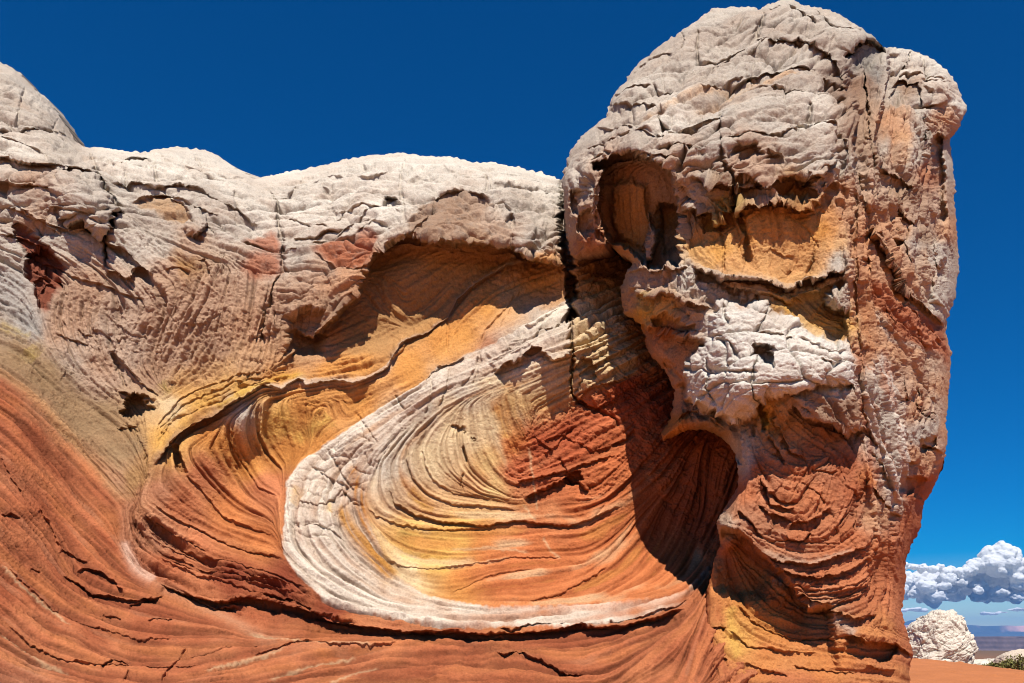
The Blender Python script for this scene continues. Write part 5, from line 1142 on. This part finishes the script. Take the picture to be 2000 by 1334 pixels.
# =================================================================== raster -> solid pieces
def build_mass(R, base, col, thick, regions):
    """regions: list of (part name, polygon) painted in order"""
    H, W = R.shape
    P, sd = R.P, R.sd
    gv, gu = np.gradient(sd, STEP)
    gl = np.sqrt(gu * gu + gv * gv) + 1e-4
    keep = sd > -1.05 * STEP
    off = np.where(sd < 0, -sd / gl, 0)
    off = np.clip(off, 0, 2 * STEP)
    u = R.U + gu / gl * off; v = R.V + gv / gl * off
    Y = base - R.N + R.roll
    Y = np.maximum(Y, 6)
    co = np.stack([(u - 1000) / FPX * Y, Y, CAM_Z + (HORIZON - v) / FPX * Y], -1).astype(f32)
    # fine relief stands on the smooth surface, along its normal
    Y0 = base + R.roll
    Y0 = Y0 - blur(R.N, 5 / STEP)
    c0 = np.stack([(R.U - 1000) / FPX * Y0, Y0, CAM_Z + (HORIZON - R.V) / FPX * Y0], -1)
    dv_, du_ = np.gradient(c0, axis=(0, 1))
    nr = np.cross(dv_, du_); nr /= np.linalg.norm(nr, axis=-1, keepdims=True) + 1e-9
    nr *= np.where(nr[..., 1:2] > 0, -1, 1)
    edge = .22 + .78 * sstep(2, 42, sd)
    co = (co + nr * (R.D * edge)[..., None]).astype(f32)
    fk = keep[:-1, :-1] & keep[1:, :-1] & keep[:-1, 1:] & keep[1:, 1:]
    lab = np.zeros((H, W), np.int32)
    for i, (nm, poly) in enumerate(regions):
        if poly is None: continue
        r = R.inside(poly, m=10, warp=1.0)
        if r is None: continue
        lab[r[0]][r[1] > 0] = i
    fl = lab[:-1, :-1]
    vid = np.arange(H * W).reshape(H, W)
    res = []
    co_f = co.reshape(-1, 3); col_f = np.clip(col.reshape(-1, 3), .01, .85)
    for i, (nm, poly) in enumerate(regions):
        sel = fk & (fl == i)
        if sel.sum() < 20: continue
        jj, ii = np.nonzero(sel)
        quads = np.stack([vid[jj, ii], vid[jj + 1, ii], vid[jj + 1, ii + 1], vid[jj, ii + 1]], -1)
        # boundary edges -> side walls going straight back, then a back sheet
        pad = np.zeros((H + 1, W + 1), bool); pad[1:H, 1:W] = sel
        edges = []
        for (dj, di, e0, e1) in ((-1, 0, (0, 0), (0, 1)), (1, 0, (1, 1), (1, 0)), (0, -1, (1, 0), (0, 0)), (0, 1, (0, 1), (1, 1))):
            nb = pad[1 + dj:H + dj, 1 + di:W + di]
            b = sel & ~nb
            bj, bi = np.nonzero(b)
            edges.append(np.stack([vid[bj + e0[0], bi + e0[1]], vid[bj + e1[0], bi + e1[1]]], -1))
        edges = np.concatenate(edges)
        used = np.unique(quads)
        remap = np.full(H * W, -1, np.int64); remap[used] = np.arange(len(used))
        ev = np.unique(edges)
        n0 = len(used); n1 = len(ev)
        er = np.full(H * W, -1, np.int64); er[ev] = np.arange(n1)
        front = co_f[ev]
        back = front.copy(); yb = np.maximum(front[:, 1] + thick * .6, thick + 14.0)
        pc = np.array([P[:, 0].mean(), 0, P[:, 1].mean()])
        pu = 1000 + front[:, 0] / front[:, 1] * FPX; pv = HORIZON - (front[:, 2] - CAM_Z) / front[:, 1] * FPX
        pu = pu + np.clip(pc[0] - pu, -60, 60) * .5; pv = pv + np.clip(pc[2] - pv, -60, 60) * .5
        back = np.stack([(pu - 1000) / FPX * yb, yb, CAM_Z + (HORIZON - pv) / FPX * yb], -1).astype(f32)
        verts = np.concatenate([co_f[used], front, back])
        a = er[edges[:, 0]] + n0; b = er[edges[:, 1]] + n0
        side = np.stack([b, a, a + n1, b + n1], -1)
        allq = np.concatenate([remap[quads], side])
        cols = np.concatenate([col_f[used], col_f[ev], col_f[ev]])
        res.append((i, nm, verts, allq, cols))
    return res


def thing(name, loc, label, cat, group=None):
    o = bpy.data.objects.new(name, None)
    o.empty_display_size = .5
    o.location = loc
    link(o)
    tag(o, label, cat, group)
    return o


def add_pieces(res, table):
    """table: part index -> (object name, parent, label or None)"""
    made = {}
    for i, nm, verts, quads, cols in res:
        parent = table[i][1]
        if isinstance(parent, int):
            parent = made.get(parent)
        off = np.zeros(3, f32)
        p = parent
        while p is not None:
            off += np.array(p.location, f32); p = p.parent
        o = mesh_from(nm, verts - off, quads, ROCK, True, cols, None, parent)
        if table[i][2]:
            o["label"] = table[i][2]
        made[i] = o
    return made


cliff = thing("sandstone_cliff", (0, 15, 0), "wide sandstone cliff with three white domes above a striped swirling bowl", "rock cliff")
tower = thing("sandstone_tower", (5, 12.5, 0), "tall bulging sandstone tower with white cracked cap and red foot", "rock tower")

dome_l = [(-170, 20)] + [p for p in skyline[1:9]] + dome_seam + [(220, 640), (240, 805), (177, 769), (126, 733), (39, 667), (-170, 625)]
dome_m = skyline[7:20] + dome_crack + [(515, 735), (330, 780), (240, 805), (220, 640), (205, 530)] + dome_seam[::-1]
dome_r = skyline[18:34] + [(1108, 360), (1104, 460), (1112, 520)] + [(1035, 507), (1000, 530), (920, 572), (830, 655), (700, 692), (515, 735)] + dome_crack[::-1]
regC = [("swirl_wall", [(-200, 0), (1600, 0), (1600, 1600), (-200, 1600)]),
        ("rounded_dome", dome_l), ("rounded_dome", dome_m), ("rounded_dome", dome_r),
        ("orange_terrace", crest + [(1112, 520), (1112, 585), (1060, 610), (938, 682), (852, 717), (772, 778), (628, 877), (560, 940), (520, 1000), (400, 940), (300, 925), (291, 905), (265, 838), (300, 790), (515, 735), (700, 692), (830, 655), (920, 572), (1000, 530)]),
        ("outer_shell", crest[:12] + [(730, 733), (830, 746), (705, 819), (628, 877)] + band_out[10:17] + lower_lip[7:0:-1] + crest_low[::-1]),
        ("white_band", band_out + band_in), ("red_pocket", pocket), ("pale_block", pale_block), ("alcove", alcove), ("red_niche", niche), ("bulging_boulder", egg), ("rock_knob", knob),
        ("tan_shoulder", tan_high + tan_low[::-1]),
        ("slope", tan_low + [(267, 1000), (240, 1051), (270, 1114), (345, 1159), (462, 1216), (728, 1230), (1118, 1230), (1345, 1185), (1385, 1165), (1500, 1165), (1600, 1600), (-200, 1600)])]
res = build_mass(CL, BASE, COL, 5.0, regC)
tabC = {0: (0, cliff, "inner wall of the bowl, cream and orange stripes curling to red"), 1: (0, cliff, "left white dome with stacked dark ledges"), 2: (0, cliff, "middle white dome with curved dark ledge"), 3: (0, cliff, "long right white dome with honeycombed edge"),
        4: (0, cliff, None), 5: (0, cliff, None), 6: (0, cliff, None), 7: (0, cliff, None), 8: (0, cliff, None), 9: (0, 3, None), 10: (0, 1, None), 11: (0, 1, None), 12: (0, 2, None), 13: (0, cliff, None), 14: (0, None, None)}
mc = add_pieces(res, tabC)
mc[14].name = "slickrock_slope"
tag(mc[14], "smooth red slickrock slope sweeping up in front of the cliff", "rock slope", None, "structure")

regT = [("red_foot", [(1000, -100), (2000, -100), (2000, 1600), (1000, 1600)]),
        ("white_cap", [(1060, 500), (1060, 200), (1300, -60), (1700, -60), (1735, 96), (1652, 130), (1672, 240), (1655, 300), (1640, 350), (1615, 386), (1565, 412), (1500, 392), (1440, 405), (1400, 437), (1338, 470), (1335, 525), (1212, 530), (1190, 500), (1100, 520)]),
        ("orange_panel", panel), ("hollow", ear), ("rock_fin", fin), ("honeycomb_wall", left_wall), ("brow_shelf", [(1345, 520), (1414, 541), (1502, 548), (1534, 563), (1584, 548), (1656, 526), (1656, 548), (1600, 570), (1540, 590), (1480, 580), (1400, 570)]),
        ("yellow_scoop", scoop), ("white_boss", boss), ("rock_knob", eye), ("red_bulge", red_bulge),
        ("flank", [(1735, 96), (1652, 130), (1672, 240), (1662, 300), (1656, 400), (1656, 500), (1663, 700), (1690, 880), (1714, 1060), (1730, 1220), (1745, 1258), (1800, 1290), (1950, 1000), (1950, 50), (1740, 50)]),
        ("rear_hump", [(1733, 60), (1800, 60), (1930, 200), (1890, 228), (1860, 262), (1830, 262), (1800, 300), (1760, 340), (1720, 330), (1714, 290), (1726, 195), (1735, 137)])]
rest = build_mass(TW, TBASE, TCOL, 6.0, regT)
tabT = {i: (0, tower, None) for i in range(13)}
tabT[4] = (0, 3, None); tabT[3] = (0, 1, None); tabT[9] = (0, 7, None)
add_pieces(rest, tabT)
print("rock meshes", round(time.time() - T0, 1))


# =================================================================== distance: ground, boulders, mesas, cloud
def simple_mat(name, base, c2=None, scale=1.0, bump=.0, rough=.95, dist=.05, stretch=(1, 1, 1)):
    m = bpy.data.materials.new(name)
    m.use_nodes = True
    t = m.node_tree
    b = t.nodes["Principled BSDF"]
    b.inputs['Roughness'].default_value = rough
    b.inputs['Specular IOR Level'].default_value = .1
    tc = t.nodes.new("ShaderNodeTexCoord")
    mp = t.nodes.new("ShaderNodeMapping"); mp.inputs['Scale'].default_value = stretch
    t.links.new(tc.outputs['Object'], mp.inputs['Vector'])
    n = t.nodes.new("ShaderNodeTexNoise"); n.inputs['Scale'].default_value = scale; n.inputs['Detail'].default_value = 8; n.inputs['Roughness'].default_value = .65
    t.links.new(mp.outputs[0], n.inputs['Vector'])
    r = t.nodes.new("ShaderNodeValToRGB")
    r.color_ramp.elements[0].position = .35; r.color_ramp.elements[0].color = (*base, 1)
    r.color_ramp.elements[1].position = .65; r.color_ramp.elements[1].color = (*(c2 or base), 1)
    t.links.new(n.outputs[0], r.inputs[0]); t.links.new(r.outputs[0], b.inputs['Base Color'])
    if bump:
        bp = t.nodes.new("ShaderNodeBump"); bp.inputs['Strength'].default_value = bump; bp.inputs['Distance'].default_value = dist
        t.links.new(n.outputs[0], bp.inputs['Height']); t.links.new(bp.outputs[0], b.inputs['Normal'])
    return m


def at(u, v, Y):
    return ((u - 1000) / FPX * Y, Y, CAM_Z + (HORIZON - v) / FPX * Y)


def grid(xs, ys, zf, name, mat, kind=None, label=None, cat=None, colf=None, parent=None):
    X, Yy = np.meshgrid(xs, ys)
    Z = zf(X, Yy)
    H, W = X.shape
    vid = np.arange(H * W).reshape(H, W)
    q = np.stack([vid[:-1, :-1].ravel(), vid[:-1, 1:].ravel(), vid[1:, 1:].ravel(), vid[1:, :-1].ravel()], -1)
    co = np.stack([X.ravel(), Yy.ravel(), Z.ravel()], -1)
    o = mesh_from(name, co, q, mat, True, None if colf is None else colf(X, Yy, Z).reshape(-1, 3), None, parent)
    return tag(o, label, cat, None, kind)


# ground: one sheet to the horizon, with a smooth red slickrock swell at the right of the tower
def ground_z(X, Y):
    near = 1 - sstep(55, 75, Y)
    swell = .76 * np.exp(-((X - 12.0) / 7.0) ** 2 - ((Y - 27) / 9.0) ** 2) - .04 * np.clip(X - 14, 0, 40)
    roll = (.035 * fbm(X / .9 + .6 * Y, Y / .35, 4, 499, .6) + .05 * sstep(.45, .6, fbm(X / .5, Y / .5, 2, 498))) * near + .12 * fbm(X / 7, Y / 7, 4, 501) * near
    drop = -420 * sstep(80, 3000, np.hypot(X, Y)) ** .8 + 6 * fbm(X / 900, Y / 900, 4, 505) * sstep(150, 900, np.hypot(X, Y))
    return swell * near + roll + drop - .05


xs = np.concatenate([-np.geomspace(60, 45000, 40)[::-1], np.arange(-58, 0, 1.0), np.arange(0, 40, .12), np.arange(40, 60, 1.), np.geomspace(62, 45000, 60)])
ys = np.concatenate([-np.geomspace(30, 900, 12)[::-1], np.arange(-28, 12, 1.0), np.arange(12, 60, .14), np.geomspace(60.5, 46000, 130)])


def ground_c(X, Y, Z):
    far = sstep(40, 90, np.hypot(X, Y))[..., None]
    red = np.array((.44, .155, .058)) * (1 + .22 * fbm(X / 2.2, Y / 1.1, 5, 511, .65)[..., None] + .12 * fbm(X * 1.3, Y * 1.3, 4, 515, .7)[..., None])
    scrub = np.array((.115, .080, .062)) * (1 + .4 * fbm(X / 400, Y / 400, 5, 517)[..., None])
    return red * (1 - far) + scrub * far


ground = grid(xs, ys, ground_z, "ground", ROCK, "structure", colf=ground_c)


def boulder(name, centre, size, seed, label, colf, crackle, n=220, group=None, cat="rock"):
    """a free-standing dome of rock: displaced half ellipsoid that goes below the ground"""
    th = np.linspace(0, 2 * math.pi, n * 2, endpoint=False); ph = np.linspace(0.001, math.pi * .62, n)
    TH, PH = np.meshgrid(th, ph)
    d = np.stack([np.sin(PH) * np.cos(TH), np.sin(PH) * np.sin(TH), np.cos(PH)], -1)
    k = 2.6
    L = (np.abs(d[..., 0]) ** k + np.abs(d[..., 1]) ** k + np.abs(d[..., 2]) ** k) ** (-1 / k)
    p = d * L[..., None] * np.array(size)
    aX = (TH * size[0] * .9).astype(f32) + 40; aZ = (PH * size[2] * .9).astype(f32) + 40
    s = max(size)
    disp = .14 * s * fbm(aX / (.7 * s), aZ / (.7 * s), 4, seed)
    wx_ = .05 * s * fbm(aX / (.25 * s), aZ / (.25 * s), 3, seed + 3)
    for f, am in ((.40, .10), (.17, .05), (.08, .022)):
        disp += crackle * s * am * .7 * facets((aX + wx_ + .3 * aZ) / (f * s), (aZ - .3 * aX + wx_) / (f * s * .8), seed + int(90 * f))
    for f, am in ((.30, .05), (.13, .025), (.06, .012)):
        a_, b_, c_ = voronoi((aX + wx_) / (f * s), (aZ + wx_ + .5 * aX) / (f * s * .8), seed + int(100 * f))
        disp += crackle * s * (am * (1 - np.exp(-3.5 * (b_ - a_))) - am * .35 * np.exp(-(b_ - a_) * 10) + am * .5 * (c_ - .5))
    p = p + d * disp[..., None] * np.array([1, 1, .75])
    H, W = TH.shape
    vid = np.arange(H * W).reshape(H, W)
    nx = np.roll(vid, -1, 1)
    q = np.stack([vid[:-1], nx[:-1], nx[1:], vid[1:]], -1).reshape(-1, 4)[:, ::-1]
    o = mesh_from(name, p.reshape(-1, 3), q, ROCK, True, colf(p, seed).reshape(-1, 3))
    o.location = centre
    return tag(o, label, cat, group)


def white_c(p, seed):
    n = fbm((p[..., 0] + 50).astype(f32) / .6, (p[..., 2] + 50).astype(f32) / .4, 5, seed + 9, .65)[..., None]
    low = np.clip(1 - (p[..., 2] + .2) / 1.2, 0, 1)[..., None] * np.clip(fbm((p[..., 0] + 70).astype(f32) / .9, (p[..., 2]).astype(f32) / .5, 3, seed + 5) * 2 + .3, 0, 1)[..., None]
    c = np.array((.60, .52, .42)) * (1 + .25 * n)
    return c * (1 - .6 * low) + np.array((.42, .30, .17)) * .6 * low


def banded_c(p, seed):
    z = p[..., 2] * 1.0 - .35 * p[..., 0]
    s_ = np.sin(z * 9 + 2 * fbm((p[..., 0] + 50).astype(f32) / .8, (p[..., 2] + 50).astype(f32) / .4, 3, seed))[..., None]
    hi = sstep(.2, .75, p[..., 2] / max(.01, p[..., 2].max()) + .0 * z)[..., None]
    c = np.array((.30, .17, .12)) * (1 + .4 * s_)
    return c * (1 - hi) + np.array((.52, .42, .32)) * hi


YB = 46.0
cx, _, cz = at(1832, 1290, YB)
boulder("white_boulder", (cx, YB, cz - .15), (1.62, 1.9, 2.85), 601, "round white cracked boulder standing on red rock beside the tower foot", white_c, .7, 240, cat="boulder")
YB = 60.0
cx, _, cz = at(1930, 1318, YB)
boulder("pale_outcrop", (cx, YB, cz - .1), (2.4, 2.0, 1.15), 611, "low pale rock slab right of the white boulder", white_c, .5, 130, cat="rock outcrop")
YB = 50.0
cx, _, cz = at(2010, 1318, YB)
boulder("banded_outcrop", (cx, YB, cz), (1.9, 2.0, 1.5), 621, "banded brown and white rock hump behind the green bushes", banded_c, .5, 150, cat="rock outcrop")


# bushes
def leaf_mat(name, c):
    m = simple_mat(name, c, tuple(x * 1.5 for x in c), 3.0)
    return m


LEAF = leaf_mat("bush_leaf", (.15, .14, .045)); TWIG = simple_mat("bush_twig", (.10, .06, .035))


def bush(name, loc, r, h, seed, label):
    rng = np.random.default_rng(seed)
    root = thing(name, loc, label, "bush", "bushes at the far edge of the red rock")
    n = 900
    cl = rng.normal(size=(14, 3)) * np.array([r * .5, r * .5, h * .22]) + np.array([0, 0, h * .55])
    c = cl[rng.integers(0, 14, n)] + rng.normal(size=(n, 3)) * np.array([r * .2, r * .2, h * .14])
    c[:, 2] = np.abs(c[:, 2])
    a = rng.normal(size=(n, 3)); a /= np.linalg.norm(a, axis=1)[:, None]
    b = np.cross(a, rng.normal(size=(n, 3))); b /= np.linalg.norm(b, axis=1)[:, None]
    s = (.035 + .035 * rng.random(n))[:, None]
    v = np.stack([c - a * s * 1.6, c - b * s * .6, c + a * s * 1.6, c + b * s * .6], 1).reshape(-1, 3)
    mesh_from("foliage", v, np.arange(4 * n).reshape(n, 4), LEAF, False, parent=root)
    vs, qs = [], []
    for k in range(12):
        tip = cl[k]
        rad = .012
        base_i = len(vs)
        for e, rr in ((np.array([0, 0, -.05]), rad), (tip * .6, rad * .7), (tip, rad * .3)):
            for j in range(4):
                an = j * math.pi / 2
                vs.append(e + np.array([math.cos(an) * rr, math.sin(an) * rr, 0]))
        for lv in range(2):
            for j in range(4):
                qs.append([base_i + lv * 4 + j, base_i + lv * 4 + (j + 1) % 4, base_i + lv * 4 + 4 + (j + 1) % 4, base_i + lv * 4 + 4 + j])
    mesh_from("twigs", np.array(vs), np.array(qs), TWIG, False, parent=root)


for (u, v, Y, r, h, sd, lb_) in ((1905, 1309, 44, .28, .3, 1, "smallest tuft of green beside the low pale slab"), (1948, 1319, 43, .42, .45, 2, "small green bush in front of the banded hump's left end"), (1975, 1322, 42, .55, .75, 3, "yellow green bush in front of the banded hump"), (2000, 1326, 41, .6, .85, 4, "largest green bush at the photo's edge before the banded hump")):
    x, y, z = at(u, v, Y)
    z = float(ground_z(np.array([[x]]), np.array([[y]]))[0, 0])
    bush("bush", (x, y, z - .05), r, h, sd, lb_)


# far mesas
def mesa(name, Y, depth, x0, x1, topf, z0, nx, ny, seed, colf):
    xs_ = np.linspace(x0, x1, nx); ts = np.linspace(0, 1, ny)
    X, T = np.meshgrid(xs_, ts)
    er = fbm((X / depth * 3.0).astype(f32), (T * 2).astype(f32), 5, seed)
    rid = 1 - np.abs(fbm((X / depth * 7.0).astype(f32), (T * 1.2).astype(f32), 4, seed + 7)) * 2.2
    prof = sstep(0.0, .42, T + .10 * er) * .62 + sstep(.42, .50, T + .12 * er) * .38
    Z = z0 + (topf(X) - z0) * prof + (topf(X) - z0) * .10 * (rid - .6) * sstep(.02, .2, T) * (1 - sstep(.4, .6, T))
    co = np.stack([X, Y + T * depth, Z], -1).reshape(-1, 3)
    H, W = X.shape
    vid = np.arange(H * W).reshape(H, W)
    q = np.stack([vid[:-1, :-1].ravel(), vid[:-1, 1:].ravel(), vid[1:, 1:].ravel(), vid[1:, :-1].ravel()], -1)
    o = mesh_from(name, co, q, ROCK, True, colf(X, T, Z).reshape(-1, 3))
    return tag(o, None, None, None, "structure")


def zt_(v, Y):
    return CAM_Z + (HORIZON - v) / FPX * Y


def near_c(X, T, Z):
    n = fbm((X / 260).astype(f32), (T * 9).astype(f32), 5, 701, .65)[..., None]
    band = np.sin(Z / 9.0 + 1.5 * n[..., 0])[..., None]
    return np.array((.105, .074, .074)) * (1 + .75 * n + .25 * band)


def far_c(X, T, Z):
    n = fbm((X / 1500).astype(f32), (T * 7).astype(f32), 5, 711, .65)
    pink = np.clip(2.0 * fbm((X / 2600).astype(f32), (T * 3).astype(f32), 4, 715) + .1, 0, 1) * sstep(.35, .45, T) * (1 - sstep(.52, .6, T))
    c = np.array((.075, .085, .075)) * (1 + .4 * n[..., None])
    return c * (1 - pink[..., None]) + np.array((.75, .40, .30)) * pink[..., None]


YM = 9000.0
mesa("mesa", YM, 1500, YM * .30, YM * 1.0, lambda X: zt_(1247, YM + 1000) + 8 * fbm((X / 900).astype(f32), np.zeros_like(X, dtype=f32), 3, 721) + 22 * sstep(YM * .58, YM * .64, X), -470, 500, 160, 703, near_c)
YF = 38000.0


def far_top(X):
    uu = X / YF
    return zt_(1221, YF) + 230 * np.exp(-((uu - .595) / .012) ** 2) + 120 * np.exp(-((uu - .58) / .03) ** 2) + 60 * fbm((X / 3000).astype(f32), np.zeros_like(X, dtype=f32), 4, 731)


mesa("plateau", YF, 7000, YF * .40, YF * .80, far_top, -500, 700, 110, 733, far_c)

# cumulus: a bank of heaped billows far beyond the mesas
CLOUD = bpy.data.materials.new("cloud_white")
CLOUD.use_nodes = True
ct = CLOUD.node_tree
for n in list(ct.nodes):
    ct.nodes.remove(n)
d1 = ct.nodes.new("ShaderNodeBsdfDiffuse"); d1.inputs[0].default_value = (.93, .93, .93, 1)
d2 = ct.nodes.new("ShaderNodeBsdfTranslucent"); d2.inputs[0].default_value = (.93, .93, .93, 1)
mxs = ct.nodes.new("ShaderNodeMixShader"); mxs.inputs[0].default_value = .48
om = ct.nodes.new("ShaderNodeOutputMaterial")
ct.links.new(d1.outputs[0], mxs.inputs[1]); ct.links.new(d2.outputs[0], mxs.inputs[2]); ct.links.new(mxs.outputs[0], om.inputs['Surface'])


def ico(sub):
    t = (1 + 5 ** .5) / 2
    v = np.array([(-1, t, 0), (1, t, 0), (-1, -t, 0), (1, -t, 0), (0, -1, t), (0, 1, t), (0, -1, -t), (0, 1, -t), (t, 0, -1), (t, 0, 1), (-t, 0, -1), (-t, 0, 1)], float)
    f = [(0, 11, 5), (0, 5, 1), (0, 1, 7), (0, 7, 10), (0, 10, 11), (1, 5, 9), (5, 11, 4), (11, 10, 2), (10, 7, 6), (7, 1, 8), (3, 9, 4), (3, 4, 2), (3, 2, 6), (3, 6, 8), (3, 8, 9), (4, 9, 5), (2, 4, 11), (6, 2, 10), (8, 6, 7), (9, 8, 1)]
    v /= np.linalg.norm(v[0])
    v = [tuple(x) for x in v]
    for _ in range(sub):
        cache = {}; nf = []

        def mid(a, b):
            k = (min(a, b), max(a, b))
            if k not in cache:
                m = np.array(v[a]) + np.array(v[b]); m /= np.linalg.norm(m)
                v.append(tuple(m)); cache[k] = len(v) - 1
            return cache[k]
        for a, b, c in f:
            ab, bc, ca = mid(a, b), mid(b, c), mid(c, a)
            nf += [(a, ab, ca), (b, bc, ab), (c, ca, bc), (ab, bc, ca)]
        f = nf
    return np.array(v), np.array(f)


def cloud(name, blobs, Y, seed, label, vox, kids=22):
    """blobs: (u, v, radius px, flattening, metres nearer); each grows smaller billows, all fused into one body"""
    rng = np.random.default_rng(seed)
    sv, sf = ico(2)
    vs, fs = [], []
    n0 = 0

    def put(c, r, sq):
        nonlocal n0
        vs.append(sv * np.array([1, 1, sq]) * r + c); fs.append(sf + n0); n0 += len(sv)
    k = Y / FPX
    for (u, v, r, sq, near) in blobs:
        c = np.array(at(u, v, Y)) + np.array([0, -near + rng.normal() * r * k * .3, 0])
        R_ = r * k
        put(c, R_, .85 * sq)
        for _ in range(kids):
            d = rng.normal(size=3); d[2] = d[2] * .8 + .2
            d /= np.linalg.norm(d)
            rr = R_ * (.16 + .30 * rng.random() ** 1.5)
            put(c + d * R_ * .88 * np.array([1, 1, .85 * sq]), rr, .9 * min(1, sq * 1.5))
    o = mesh_from(name, np.concatenate(vs), np.concatenate(fs), CLOUD, True)
    m = o.modifiers.new("fuse", 'REMESH'); m.mode = 'VOXEL'; m.voxel_size = vox; m.use_smooth_shade = True
    m = o.modifiers.new("soften", 'SMOOTH'); m.factor = .5; m.iterations = 8
    for ns, st in ((1300.0, 520.0), (420.0, 190.0)):
        tx = bpy.data.textures.new("billow", 'CLOUDS'); tx.noise_scale = ns; tx.noise_depth = 6
        m = o.modifiers.new("billow", 'DISPLACE'); m.texture = tx; m.texture_coords = 'LOCAL'; m.strength = st; m.mid_level = .5
    return tag(o, label, "cloud")


YC = 70000.0
top = [(1945, 1080, 22), (1924, 1084, 16), (1970, 1086, 17), (1936, 1104, 28), (1968, 1108, 24), (1905, 1106, 17), (1888, 1116, 15), (2000, 1110, 24), (2030, 1114, 26), (1870, 1120, 13), (1850, 1116, 10), (1838, 1120, 11), (1826, 1110, 8), (1812, 1114, 10), (1795, 1110, 10), (1775, 1108, 9), (1757, 1110, 11), (1740, 1112, 14), (1700, 1112, 16)]
crng = random.Random(5)
low = [(u + crng.uniform(-8, 8), 1148 + crng.uniform(-6, 12), 20, .9, -1800) for u in range(1690, 2060, 16)] + [(u + crng.uniform(-8, 8), 1132, 20, .9, -1600) for u in range(1690, 2060, 16)]
low += [(crng.uniform(1690, 2050), crng.uniform(1126, 1176), crng.uniform(9, 17), crng.uniform(.55, .9), crng.uniform(-300, 1300)) for _ in range(40)]
lit = []
cloud("cumulus_cloud", [(u, v, r, 1.0, 600) for (u, v, r) in top] + low + lit, YC, 801, "tall white cumulus heaped above the horizon beside the tower", 48.0)
cloud("stratus_cloud", [(1800, 1192, 12, .25, 0), (1780, 1190, 14, .2, 0), (1760, 1193, 14, .22, 0), (1830, 1195, 10, .2, 0)], 62000.0, 811, "thin flat strip of cloud low beside the tower", 70.0, 10)
cloud("stratus_cloud", [(1925, 1198, 10, .35, 0), (1940, 1199, 12, .25, 0), (1960, 1196, 10, .2, 0)], 62000.0, 812, "small flat cloud just above the far plateau", 70.0, 10)
cloud("stratus_cloud", [(1985, 1190, 16, .22, 0), (2005, 1192, 16, .25, 0), (2030, 1190, 16, .25, 0)], 62000.0, 813, "thin cloud strip at the photo's edge under the cumulus", 70.0, 10)

# haze: one box of thin even air round everything up to the plateau
x0, x1, y0, y1, z0, z1 = -60000, 60000, -1200, 48000, -620, 860
hv = np.array([(x, y, z) for z in (z0, z1) for y in (y0, y1) for x in (x0, x1)], float)
hq = np.array([(0, 2, 3, 1), (4, 5, 7, 6), (0, 1, 5, 4), (2, 6, 7, 3), (0, 4, 6, 2), (1, 3, 7, 5)])
hm = bpy.data.materials.new("haze_air"); hm.use_nodes = True
ht = hm.node_tree
for n in list(ht.nodes):
    ht.nodes.remove(n)
pv_ = ht.nodes.new("ShaderNodeVolumePrincipled"); pv_.inputs['Color'].default_value = (.15, .44, 1.0, 1); pv_.inputs['Density'].default_value = 1.9e-5
ho = ht.nodes.new("ShaderNodeOutputMaterial"); ht.links.new(pv_.outputs[0], ho.inputs['Volume'])
tag(mesh_from("haze", hv, hq, hm, False), "thin blue haze over the far mesas", "haze", None, "stuff")
print("script done", round(time.time() - T0, 1))
